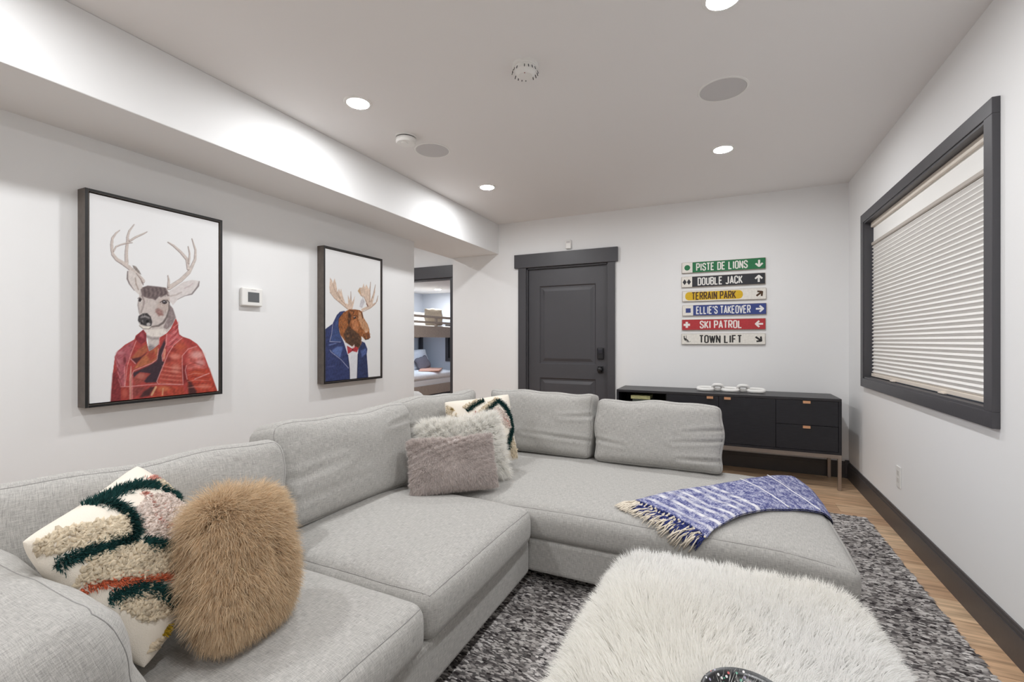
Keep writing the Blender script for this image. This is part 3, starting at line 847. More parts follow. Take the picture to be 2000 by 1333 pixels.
M_CANVASCLOTH = mat('cream_cotton', (232, 224, 211), 0.9, bump=(500, 0.25))
def tufted_pillow(name, label, PAT, w, t, M, seed):
    T = thing(name, label, 'throw pillow', tuple(M.translation), 'throw pillows on the sofa')
    pillow('cover', w, w, t, M, M_CANVASCLOTH, T, seed=seed)
    A = np.array(M)[:3, :3]
    def surf(x, y):
        u = np.clip(2 * x / w, -0.985, 0.985); v = np.clip(2 * y / w, -0.985, 0.985); e = 1e-3
        P = lambda a, b: pillow_pts(a, b, w, w, t, 1)
        p = P(u, v); nn = unit(np.cross(P(u + e, v) - P(u - e, v), P(u, v + e) - P(u, v - e)))
        return apply(M, p), nn @ A.T
    # knotted loop pile: each knot a small rounded lump of real geometry
    ks, cols, szs = [], [], []
    for key, rgb, n_, size in (('K', (222, 207, 182), 46000, 0.0045), ('P', (226, 210, 200), 46000, 0.0042)):
        for poly in PAT[key]:
            pa = np.array(poly); lo, hi = pa.min(0), pa.max(0)
            area = (hi - lo).prod(); N = max(20, int(area * n_ * 1.0))
            x = RNG.uniform(lo[0], hi[0], N); y = RNG.uniform(lo[1], hi[1], N)
            k = in_poly(x, y, poly); x, y = x[k], y[k]
            ks.append(np.stack([x, y], -1)); cols.append(lin_np(rgb) * RNG.uniform(0.78, 1.12, (len(x), 1))); szs.append(np.full(len(x), size))
    xy = np.concatenate(ks); col = np.concatenate(cols); sz = np.concatenate(szs) * RNG.uniform(0.75, 1.25, len(xy))
    p, nn = surf(xy[:, 0], xy[:, 1]); N = len(p)
    a = unit(np.cross(nn, RNG.normal(0, 1, (N, 3)))); b = np.cross(nn, a)
    lobe = np.array([(1.5, 0, 0), (.6, .8, 0), (-.6, .8, 0), (-1.5, 0, 0), (-.6, -.8, 0), (.6, -.8, 0), (0.6, 0, 1.6), (-.6, 0, 1.6)])
    tilt = RNG.normal(0, 0.5, (N, 2))
    V = p[:, None] + (a[:, None] * (lobe[None, :, :1] + lobe[None, :, 2:] * tilt[:, None, :1]) + b[:, None] * (lobe[None, :, 1:2] + lobe[None, :, 2:] * tilt[:, None, 1:]) + nn[:, None] * lobe[None, :, 2:]) * sz[:, None, None]
    TT = np.array([(0, 1, 6), (1, 2, 7), (1, 7, 6), (2, 3, 7), (3, 4, 7), (4, 5, 6), (4, 6, 7), (5, 0, 6)])
    o = link('loop_pile', tri_mesh(V.reshape(-1, 3), (TT[None] + (np.arange(N) * 8)[:, None, None]).reshape(-1, 3), np.repeat(col, 8, 0)), M_YARN, T, smooth=True)
    o['kind'] = 'stuff'; o['label'] = 'cream knotted loop pile'
    # cut-yarn bands
    for key, rgb, dens, Lm, wd, lab, spread in (('G', (34, 70, 68), 11000, 0.0165, 0.0022, 'dark green cut-yarn fringe', 0.0075), ('R', (204, 146, 134), 3600, 0.011, 0.0026, 'dusty pink yarn', 0.006),
                                        ('O', (206, 112, 80), 6000, 0.013, 0.0024, 'orange yarn fringe', 0.005), ('Y', (172, 142, 40), 9000, 0.016, 0.0026, 'mustard yarn tuft', 0.006)):
        xs, dr = [], []
        for line in PAT[key]:
            for (x0, y0), (x1, y1) in zip(line[:-1], line[1:]):
                L = math.hypot(x1 - x0, y1 - y0); n_ = max(6, int(L * dens)); s = RNG.uniform(0, 1, n_)
                tx, ty = (x1 - x0) / L, (y1 - y0) / L
                off = RNG.normal(0, spread, n_)
                xs.append(np.stack([x0 + (x1 - x0) * s - ty * off, y0 + (y1 - y0) * s + tx * off], -1))
                sd = RNG.normal(0, 0.55, n_)
                dr.append(np.stack([-ty * sd + tx * 0.5, tx * sd + ty * 0.5], -1))
        if not xs: continue
        xs = np.concatenate(xs); dr = np.concatenate(dr); p, nn = surf(xs[:, 0], xs[:, 1]); N = len(p)
        d3 = np.concatenate([dr, np.zeros((N, 1))], 1) @ A.T
        col = lin_np(rgb) * RNG.uniform(0.6, 1.45, (N, 1))
        o = strands('yarn_fringe', p - nn * 0.002, nn, nn * 0.8 + d3 * 0.8 + RNG.normal(0, .2, (N, 3)), RNG.uniform(0.7, 1.2, N) * Lm, wd, M_YARN, T, col, segs=3, bend=(0, 0, -0.12))
        o['label'] = lab
    return T
MP1 = frame_mat((-1.385, 0.672, 0.640), 29.8, 31.1, 9.9)
tufted_pillow('tufted_pillow', 'cream tufted pillow with dark green fringe lines and orange stripe, left foreground', PAT1, 0.41, 0.19, MP1, 3)
MP2 = frame_mat((-1.39, 2.53, 0.634), -59.5, 20.2, 6.6)
tufted_pillow('tufted_pillow', 'cream tufted pillow with green fringe in the sofa corner behind the fur pillows', PAT2, 0.44, 0.14, MP2, 8)

def fur_pillow(name, label, w, h, t, M, rgb, N, L, wd, segs, up, curl, down, var=0.12, seed=1, flow=None, rgb2=None, outw=0.25, k=0.07, cr=0.06):
    T = thing(name, label, 'throw pillow', tuple(M.translation), 'throw pillows on the sofa')
    pillow('cover', w, h, t, M, mat(name + '_hide', rgb2 or rgb, 0.9), T, seed=seed, k=k, cr=cr)
    p, nn, u, v, s = pillow_sample(N, w, h, t, M, k=k, cr=cr)
    A = np.array(M)[:3, :3]
    out = np.stack([u, v, 0 * u], -1) @ A.T
    dn = np.array([0, 0, -1.0])
    swirl = np.stack([np.sin(5 * v + 3 * np.sin(3 * u)), np.sin(4 * u + 2 * np.sin(5 * v)), 0 * u], -1) @ A.T
    lock = np.stack([np.sin(31 * u + 17 * v), np.sin(29 * v - 13 * u), 0 * u], -1) @ A.T
    d = nn * up + out * outw + dn * down + swirl * 0.22 + lock * 0.25 + RNG.normal(0, 0.15, (N, 3))
    if flow is not None: d = d + flow(u, v) @ A.T
    c = lin_np(rgb) * (1 + RNG.normal(0, var, (N, 1)))
    if rgb2 is not None:
        k = RNG.uniform(0, 1, N) < 0.35; c[k] = lin_np(rgb2) * (1 + RNG.normal(0, var, (k.sum(), 1)))
    strands('fur_pile', p - nn * 0.002, nn, d, RNG.uniform(0.65, 1.15, N) * L, wd, M_FUR, T, np.clip(c, 0.01, 0.97), segs=segs, bend=(0, 0, -0.1 * (1 + down)), curl=curl)
    return T
fur_pillow('shaggy_fur_pillow', 'shaggy caramel brown curly fur pillow beside the tufted pillow', 0.245, 0.32, 0.16, frame_mat((-1.192, 0.815, 0.610), 15.5, 16, -10),
           (230, 209, 180), 66000, 0.068, 0.0014, 7, 0.8, 0.62, 0.42, 0.12, 4, rgb2=(211, 186, 154), k=0.0, cr=0.2)
fur_pillow('fur_lumbar_pillow', 'mauve-grey short fur lumbar pillow lying against the white fur pillow', 0.47, 0.285, 0.13, frame_mat((-1.285, 2.035, 0.556), -46.3, 25.1, 0.9),
           (226, 217, 213), 80000, 0.022, 0.0017, 3, 0.55, 0.1, 0.45, 0.10, 5, rgb2=(198, 189, 185))
fur_pillow('long_fur_pillow', 'white long-haired fur pillow behind the mauve lumbar pillow', 0.47, 0.36, 0.13, frame_mat((-1.345, 2.235, 0.58), -52.2, 28, 6),
           (252, 249, 244), 46000, 0.055, 0.0020, 4, 0.7, 0.2, 0.1, 0.04, 6)

# ------------------------------------------------------------------ throw blanket over the free end of the sofa
def blanket():
    T = thing('throw_blanket', 'blue and white striped woven throw with tassels draped over the sofa end', 'blanket', (0.1, 2.55, 0.41))
    m = bpy.data.materials.new('striped_woven_throw'); m.use_nodes = True
    nt = m.node_tree; b = nt.nodes['Principled BSDF']; b.inputs['Roughness'].default_value = 0.95; b.inputs['Specular IOR Level'].default_value = 0.1
    uv = nt.nodes.new('ShaderNodeUVMap'); uv.uv_map = 'UVMap'
    sep = nt.nodes.new('ShaderNodeSeparateXYZ'); nt.links.new(uv.outputs[0], sep.inputs[0])
    # colour of the weave: navy and white yarns mixed
    def nz(sc):
        mp = nt.nodes.new('ShaderNodeMapping'); mp.inputs['Scale'].default_value = sc; nt.links.new(uv.outputs[0], mp.inputs[0])
        n = nt.nodes.new('ShaderNodeTexNoise'); n.inputs['Scale'].default_value = 1; n.inputs['Detail'].default_value = 4; nt.links.new(mp.outputs[0], n.inputs['Vector']); return n.outputs['Fac']
    n1, n2, n3 = nz((300, 70, 1)), nz((70, 260, 1)), nz((40, 22, 1))
    ad = nt.nodes.new('ShaderNodeMath'); ad.operation = 'ADD'; nt.links.new(n1, ad.inputs[0]); nt.links.new(n2, ad.inputs[1])
    ad2 = nt.nodes.new('ShaderNodeMath'); ad2.operation = 'ADD'; nt.links.new(ad.outputs[0], ad2.inputs[0]); nt.links.new(n3, ad2.inputs[1])
    cr = nt.nodes.new('ShaderNodeValToRGB'); e = cr.color_ramp.elements
    e[0].position = 0.44; e[0].color = (*lin((66, 70, 122)), 1); e[1].position = 0.575; e[1].color = (*lin((196, 197, 212)), 1)
    q = e.new(0.49); q.color = (*lin((112, 116, 160)), 1)
    mr = nt.nodes.new('ShaderNodeMath'); mr.operation = 'MULTIPLY'; mr.inputs[1].default_value = 0.3333; nt.links.new(ad2.outputs[0], mr.inputs[0]); nt.links.new(mr.outputs[0], cr.inputs[0])
    st = nt.nodes.new('ShaderNodeValToRGB'); st.color_ramp.interpolation = 'LINEAR'
    el = st.color_ramp.elements; el[0].position = 0; el[0].color = (0, 0, 0, 1); el[1].position = 1; el[1].color = (0, 0, 0, 1)
    for c_, w_, a_ in ((0.045, 0.010, .75), (0.115, 0.012, .95), (0.185, 0.012, .7), (0.235, 0.010, .9), (0.315, 0.012, .95), (0.375, 0.010, .6), (0.435, 0.012, .95), (0.52, 0.012, .8)):
        for pos, val in ((c_ - w_ * 1.3, 0), (c_ - w_ * 0.7, a_), (c_ + w_ * 0.7, a_)):
            x = el.new(pos); x.color = (val, val, val, 1)
        x = el.new(c_ + w_ * 1.3); x.color = (0, 0, 0, 1)
        if len(el) > 28: break
    nt.links.new(sep.outputs[0], st.inputs[0])
    n4 = nz((9, 14, 1)); th = nt.nodes.new('ShaderNodeMapRange'); th.inputs['From Min'].default_value = 0.38; th.inputs['From Max'].default_value = 0.56
    th.inputs['To Min'].default_value = 0.25; nt.links.new(n4, th.inputs['Value'])
    mu = nt.nodes.new('ShaderNodeMath'); mu.operation = 'MULTIPLY'; nt.links.new(st.outputs[0], mu.inputs[0]); nt.links.new(th.outputs[0], mu.inputs[1])
    mx = nt.nodes.new('ShaderNodeMix'); mx.data_type = 'RGBA'; nt.links.new(mu.outputs[0], mx.inputs[0]); nt.links.new(cr.outputs[0], mx.inputs[6]); mx.inputs[7].default_value = (*lin((226, 225, 228)), 1)
    nt.links.new(mx.outputs[2], b.inputs['Base Color'])
    bp = nt.nodes.new('ShaderNodeBump'); bp.inputs['Strength'].default_value = 0.4; bp.inputs['Distance'].default_value = 0.003
    nt.links.new(ad2.outputs[0], bp.inputs['Height']); nt.links.new(bp.outputs[0], b.inputs['Normal'])
    c00, c01 = Vector((-0.385, 2.235)), Vector((-0.06, 2.032))      # fringe edge: back, front
    c10, c11 = Vector((0.33, 3.13)), Vector((0.525, 2.66))            # far edge, at the sofa's end
    NS, NT = 80, 44; S1 = 1.0
    def pos(s, t, lift):
        a = c00.lerp(c10, s); b_ = c01.lerp(c11, s)
        q = a.lerp(b_, t)
        # belly the front edge inwards
        q = q + Vector((-0.05, 0.06)) * (math.sin(math.pi * min(1, s)) * t ** 2 * 0.9)
        x, y = q.x, q.y
        x, y, z = drape(x, y, 0.010)
        z += 0.004 * math.sin(s * 9 + t * 5) + 0.004 * mnoise.noise(Vector((s * 6, t * 5, 1.0)))
        return Vector((x, y, z + lift))
    for li, (name, lift, t0, t1) in enumerate((('cloth_fold', 0.002, 0.03, 0.985), ('cloth', 0.011, 0.0, 1.0))):
        verts, faces, uvs = [], [], []
        for side in (0, 1):
            for i in range(NS + 1):
                for j in range(NT + 1):
                    s = i / NS * 1.06; t = t0 + (t1 - t0) * j / NT
                    ed = max(0, 1 - min(j, NT - j) / 3.0)
                    p = pos(s, t, lift + (0.007 if side == 0 else 0.0) * (1 - 0.5 * ed * ed) - (0.006 * ed if side == 0 else 0))
                    verts.append(p); uvs.append((s, t * 0.42))
        q = (NS + 1) * (NT + 1)
        for side in (0, 1):
            for i in range(NS):
                for j in range(NT):
                    a = side * q + i * (NT + 1) + j
                    f = (a, a + NT + 1, a + NT + 2, a + 1)
                    faces.append(f[::-1] if side == 0 else f)
        rim = [i * (NT + 1) for i in range(NS + 1)] + [NS * (NT + 1) + j for j in range(1, NT + 1)] + [i * (NT + 1) + NT for i in range(NS - 1, -1, -1)] + [j for j in range(NT - 1, 0, -1)]
        for a, b2 in zip(rim, rim[1:] + rim[:1]):
            faces.append((a, b2, b2 + q, a + q))
        me = pyd(verts, faces); uvl = me.uv_layers.new(name='UVMap')
        uvl.data.foreach_set('uv', [c for l in me.loops for c in uvs[l.vertex_index]])
        bm = bmesh.new(); bm.from_mesh(me); bmesh.ops.recalc_face_normals(bm, faces=bm.faces[:]); bm.to_mesh(me); bm.free()
        link(name, me, m, T, smooth=True)
    Mw = mat('throw_cord', (228, 227, 230), 0.9)
    for s in (0.655, 0.86):
        tube('raised_stripe', [pos(s, 0.012 + t / 30 * 0.976, 0.0175) for t in range(31)], 0.0036, Mw, T, n=6)
    Mn, Mc = mat('navy_yarn', (46, 56, 118), 0.95), mat('cream_yarn', (222, 212, 196), 0.95)
    nT = 46
    for k in range(nT):
        t = (k + 0.5) / nT
        p0 = pos(0.0, t, 0.010)
        cream = (k % 5 in (1, 3)) or k < 9 and k % 2 == 0
        L = random.uniform(0.09, 0.125) if cream else random.uniform(0.055, 0.085)
        verts, faces = [], []
        dirx = Vector((-0.74, -0.58, 0)).normalized()
        for st_ in range(6):
            pr = []
            ax = random.uniform(-0.32, 0.32); bow = random.uniform(0.0, 0.012)
            dv = Matrix.Rotation(ax + 0.1, 3, 'Z') @ dirx
            for i in range(6):
                f = i / 5
                q = Vector(p0) + dv * (L * f) + Vector((random.uniform(-.002, .002), random.uniform(-.002, .002), 0))
                dx_, dy_, dz_ = drape(q.x, q.y, 0.006 + random.uniform(0.0, 0.006) + bow * math.sin(math.pi * f))
                pr.append((dx_, dy_, dz_) if i else tuple(p0))
            tube_data(pr, [0.003, 0.0028, 0.0026, 0.0025, 0.0024, 0.0016], 4, False, verts, faces)
        link('tassel', pyd(verts, faces), Mc if cream else Mn, T, smooth=True)
        if not cream:
            kn = lathe_mesh([(0, -0.006), (0.005, -0.003), (0.0055, 0.002), (0, 0.006)], 7, tuple(Vector(p0) + dirx * 0.006 + Vector((0, 0, 0.003))))
            link('knot', kn, Mn if k % 3 else Mc, T, smooth=True)
blanket()

# ------------------------------------------------------------------ console
CN = thing('media_console', 'low black wooden console with copper pulls on slim metal legs', 'cabinet', (-0.035, 4.615, 0))
CX0, CX1, CY0, CY1, CZ0, CZ1 = -0.93, 0.86, 4.40, 4.825, 0.285, 0.735
box('top', (CX0, CY0, CZ1 - 0.022), (CX1, CY1, CZ1), M_EBTOP, CN, 0.0015)
box('side_panel', (CX0, CY0, CZ0), (CX0 + 0.02, CY1, CZ1 - 0.022), M_EBONY, CN)
box('side_panel', (CX1 - 0.02, CY0, CZ0), (CX1, CY1, CZ1 - 0.022), M_EBONY, CN)
box('bottom_panel', (CX0 + 0.02, CY0, CZ0), (CX1 - 0.02, CY1, CZ0 + 0.02), M_EBONY, CN)
box('back_panel', (CX0 + 0.02, CY1 - 0.012, CZ0 + 0.02), (CX1 - 0.02, CY1, CZ1 - 0.022), M_INNER, CN)
bay = (CX1 - CX0 - 0.04) / 4; bxs = [CX0 + 0.02 + bay * i for i in range(5)]
for i in (1, 2, 3):
    box('divider', (bxs[i] - 0.009, CY0 + 0.024, CZ0 + 0.02), (bxs[i] + 0.009, CY1 - 0.012, CZ1 - 0.022), M_INNER, CN)
box('shelf', (bxs[0], CY0 + 0.03, 0.565), (bxs[1] - 0.009, CY1 - 0.012, 0.58), M_EBONY, CN)
g = 0.0018; z0, z1 = CZ0 + 0.02, CZ1 - 0.022
def pull(x, z, par):
    bm = bmesh.new(); bm_box(bm, (x - 0.026, CY0 - 0.012, z - 0.02), (x + 0.026, CY0 + 0.004, z)); bm_box(bm, (x - 0.026, CY0 - 0.0135, z - 0.02), (x + 0.026, CY0 - 0.011, z - 0.004))
    me = bpy.data.meshes.new('pull'); bm.to_mesh(me); bm.free(); link('handle', me, M_COPPER, par, label='copper pull')
for i, hx in ((1, bxs[2] - 0.07), (2, bxs[2] + 0.07)):
    d = box('door', (bxs[i] + g, CY0 + 0.003, z0 + g), (bxs[i + 1] - g, CY0 + 0.022, z1 - g), M_EBONY, CN, 0.001); pull(hx, z1 - 0.004, d)
zm = (z0 + z1) / 2
for a, b in ((z0, zm), (zm, z1)):
    d = box('drawer', (bxs[3] + g, CY0 + 0.003, a + g), (bxs[4] - g, CY0 + 0.022, b - g), M_EBONY, CN, 0.001); pull((bxs[3] + bxs[4]) / 2, b - 0.004, d)
boxes('base_frame', [((CX0, CY0 + 0.002, 0.255), (CX1, CY0 + 0.027, CZ0)), ((CX0, CY1 - 0.027, 0.255), (CX1, CY1, CZ0)), ((CX0, CY0 + 0.027, 0.255), (CX0 + 0.025, CY1 - 0.027, CZ0)), ((CX1 - 0.025, CY0 + 0.027, 0.255), (CX1, CY1 - 0.027, CZ0))], M_NICKEL, CN)
for x in (CX0, CX1 - 0.025):
    for y in (CY0 + 0.002, CY1 - 0.027):
        box('leg', (x, y, 0.0005), (x + 0.025, y + 0.025, 0.255), M_NICKEL, CN, 0.002)
# boxed games standing in the open bay
for i, (rgb, dx, h) in enumerate((((150, 120, 90), 0.0, 0.034), ((70, 78, 70), 0.01, 0.03), ((204, 204, 150), -0.006, 0.035))):
    zb_ = 0.5805 + sum((0.034, 0.03, 0.035)[:i])
    bx_ = box('game_box', (-0.80 + dx, 4.46, zb_), (-0.62 + dx, 4.66, zb_ + h - 0.001), mat('box_card_%d' % i, rgb, 0.6, var=(40, (1, 1, 6), 0.3)), None, 0.002)
    tag(bx_, ['brown flat box at the bottom of the stack in the console bay', 'dark green flat box in the middle of the stack in the console bay', 'pale yellow-green flat box on top of the stack in the console bay'][i], 'box', 'flat boxes stacked in the console bay')

# chain ornament: five interlocked links
CH = thing('chain_ornament', 'white chain of carved wooden links lying on the black console', 'ornament', (0.06, 4.6, CZ1))
def chain_link(cx, tilt, zc, L=0.15, Wd=0.095, r=0.0155):
    path = []
    for i in range(36):
        a = 2 * math.pi * i / 36
        sx = (L / 2 - r) * math.copysign(abs(math.cos(a)) ** 0.72, math.cos(a)); sy = (Wd / 2 - r) * math.copysign(abs(math.sin(a)) ** 0.8, math.sin(a))
        path.append((cx + sx, 4.6 + sy * math.cos(tilt), zc + sy * math.sin(tilt)))
    tube('link', path, r, M_CHAIN, CH, n=10, closed=True)
for k in range(5):
    tl = math.radians(14 if k % 2 == 0 else -48)
    zc = CZ1 + 0.0160 + (0.0475 - 0.0155) * abs(math.sin(tl))
    chain_link(0.06 + (k - 2) * 0.104, tl, zc, 0.158 if k % 2 == 0 else 0.11)

# ------------------------------------------------------------------ ski-run signs
def arc(cx, cy, rx, ry, a0, a1, n=7):
    return [(cx + rx * math.cos(math.radians(a0 + (a1 - a0) * i / n)), cy + ry * math.sin(math.radians(a0 + (a1 - a0) * i / n))) for i in range(n + 1)]
gw = 0.36                      # glyph width (stroke centres), height 1
def rr(x0, y0, x1, y1, r=0.16):
    return arc(x1 - r, y1 - r, r, r, 0, 90) + arc(x0 + r, y1 - r, r, r, 90, 180) + arc(x0 + r, y0 + r, r, r, 180, 270) + arc(x1 - r, y0 + r, r, r, 270, 360)
_o = rr(0, 0, gw, 1)
GLY = {
 'O': [_o + _o[:1]],
 'D': [[(0, 0), (0, 1), (gw - .16, 1)] + arc(gw - .16, .84, .16, .16, 90, 0) + arc(gw - .16, .16, .16, .16, 0, -90) + [(0, 0)]],
 'P': [[(0, 0), (0, 1), (gw - .14, 1)] + arc(gw - .14, .86, .14, .14, 90, 0) + arc(gw - .14, .6, .14, .14, 0, -90) + [(0, .46)]],
 'R': [[(0, 0), (0, 1), (gw - .14, 1)] + arc(gw - .14, .86, .14, .14, 90, 0) + arc(gw - .14, .62, .14, .14, 0, -90) + [(0, .48)], [(gw * .45, .48), (gw, 0)]],
 'B': [[(0, 0), (0, 1), (gw - .14, 1)] + arc(gw - .14, .86, .13, .14, 90, 0) + arc(gw - .14, .67, .13, .14, 0, -90) + [(0, .53)], [(gw - .14, .53)] + arc(gw - .14, .39, .14, .14, 90, 0) + arc(gw - .14, .14, .14, .14, 0, -90) + [(0, 0)]],
 'I': [[(0.03, 0), (0.03, 1)]],
 'L': [[(0, 1), (0, 0), (gw * .92, 0)]],
 'E': [[(gw * .95, 0), (0, 0), (0, 1), (gw * .95, 1)], [(0, .52), (gw * .8, .52)]],
 'F': [[(0, 0), (0, 1), (gw * .95, 1)], [(0, .52), (gw * .8, .52)]],
 'T': [[(-.02, 1), (gw + .02, 1)], [(gw / 2, 1), (gw / 2, 0)]],
 'N': [[(0, 0), (0, 1), (gw, 0), (gw, 1)]],
 'A': [[(-.02, 0), (gw / 2, 1), (gw + .02, 0)], [(.06, .27), (gw - .06, .27)]],
 'V': [[(-.02, 1), (gw / 2, 0), (gw + .02, 1)]],
 'W': [[(-.02, 1), (.13, 0), (.26, .9), (.39, 0), (.54, 1)]],
 'K': [[(0, 0), (0, 1)], [(gw, 1), (0.02, .42)], [(.1, .54), (gw + .01, 0)]],
 'U': [[(0, 1), (0, .18)] + arc(gw / 2, .18, gw / 2, .18, 180, 360) + [(gw, 1)]],
 'J': [[(gw * .85, 1), (gw * .85, .17)] + arc(gw * .42, .17, gw * .43, .17, 360, 190)],
 'C': [[(gw, .72)] + arc(gw / 2, .82, gw / 2, .18, 0, 180) + arc(gw / 2, .18, gw / 2, .18, 180, 360) + [(gw, .28)]],
 'S': [[(gw, .74)] + arc(gw / 2, .82, gw / 2, .18, 0, 180) + [(0, .70), (.06, .60), (gw - .06, .42), (gw, .32)] + arc(gw / 2, .18, gw / 2, .18, 0, -180) + [(0, .27)]],
 "'": [[(0.03, 1.04), (0.0, .78)]],
}
GWID = {'I': 0.06, 'W': 0.52, "'": 0.05}
def stroke2d(line, w, verts, faces):
    n = len(line)
    for i in range(n - 1):
        (x0, y0), (x1, y1) = line[i], line[i + 1]; L = math.hypot(x1 - x0, y1 - y0)
        if L < 1e-9: continue
        nx, ny = -(y1 - y0) / L * w / 2, (x1 - x0) / L * w / 2
        b = len(verts); verts += [(x0 + nx, y0 + ny), (x0 - nx, y0 - ny), (x1 - nx, y1 - ny), (x1 + nx, y1 + ny)]; faces.append((b, b + 1, b + 2, b + 3))
        prev = line[i - 1] if i > 0 else (line[-2] if n > 3 and math.hypot(line[-1][0] - x0, line[-1][1] - y0) < 1e-6 else None)
        if prev is not None:
            ax, ay = x0 - prev[0], y0 - prev[1]
            b = len(verts)
            if min(abs(ax), abs(ay)) < 1e-6 and min(abs(x1 - x0), abs(y1 - y0)) < 1e-6:      # square corner
                h = w / 2; verts += [(x0 - h, y0 - h), (x0 + h, y0 - h), (x0 + h, y0 + h), (x0 - h, y0 + h)]; faces.append((b, b + 1, b + 2, b + 3))
            else:
                verts += [(x0 + w / 2 * math.cos(k * math.pi / 4), y0 + w / 2 * math.sin(k * math.pi / 4)) for k in range(8)]; faces.append(tuple(range(b, b + 8)))
def text2d(s, x0, x1, yc, cap, w=0.165):
    """letters fitted between x0 and x1 (metres), one mesh for each word"""
    sp = 0.215; tot = 0; pos = []; word = 0
    for ch in s:
        if ch == ' ': tot += 0.32; word += 1; continue
        pos.append((ch, tot, word)); tot += GWID.get(ch, gw) + sp
    tot -= sp
    sx = (x1 - x0) / (tot + w); words = []
    for wd in range(word + 1):
        V, F = [], []
        for ch, px, k in pos:
            if k != wd: continue
            for line in GLY[ch]:
                v, f = [], []
                stroke2d(line, w, v, f); b = len(V)
                V += [(x0 + (px + w / 2 + x) * sx, yc + (y - 0.5) * cap * (1 - w)) for x, y in v]; F += [tuple(i + b for i in q) for q in f]
        words.append((V, F))
    return words
def flat(name, V, F, m, par, ox, oz, y, label=None):
    lay = [0] * len(V)
    for k, f in enumerate(F):
        for i in f: lay[i] = k % 30
    vs = [(ox + x, y - lay[i] * 2e-5, oz + z) for i, (x, z) in enumerate(V)]   # each stroke of paint lies a hair above the last
    fs = []
    for f in F:
        a = 0
        for i in range(len(f)):
            x0, z0 = V[f[i]]; x1, z1 = V[f[(i + 1) % len(f)]]; a += x0 * z1 - x1 * z0
        fs.append(f if a > 0 else f[::-1])
    return link(name, pyd(vs, fs), m, par, label=label)
def arrow2d(cx, cz, ang, s):
    V, F = [], []
    stroke2d([(-0.5, 0), (0.30, 0)], 0.26, V, F); stroke2d([(-0.02, 0.44), (0.42, 0.0)], 0.24, V, F); stroke2d([(-0.02, -0.44), (0.42, 0.0)], 0.24, V, F)
    b = len(V); V += [(0.26, 0.0), (0.42, -0.13), (0.55, 0), (0.42, 0.13)]; F.append((b, b + 1, b + 2, b + 3))
    c, s_ = math.cos(ang), math.sin(ang)
    return [(cx + (x * c - y * s_) * s, cz + (x * s_ + y * c) * s) for x, y in V], F
SIGNS = [
 ('PISTE DE LIONS', (30, 112, 68), (232, 230, 224), 'dot', (0.180, 0.797), -90, 'green'),
 ('DOUBLE JACK', (44, 44, 50), (232, 230, 226), 'diamonds', (0.203, 0.742), 90, 'black'),
 ('TERRAIN PARK', (230, 226, 218), (74, 48, 24), 'pill', (0.120, 0.655), 38, 'white and yellow'),
 ("ELLIE'S TAKEOVER", (52, 68, 132), (232, 231, 230), 'square', (0.172, 0.822), 0, 'blue'),
 ('SKI PATROL', (178, 48, 54), (236, 226, 222), 'plus', (0.225, 0.735), 180, 'red'),
 ('TOWN LIFT', (230, 226, 218), (40, 38, 38), 'chair', (0.222, 0.735), -38, 'white and black')]
M_EDGE = mat('worn_sign_edge', (172, 160, 148), 0.8, var=(60, (1, 1, 1), 0.3))
SW, SHH = 0.735, 0.106
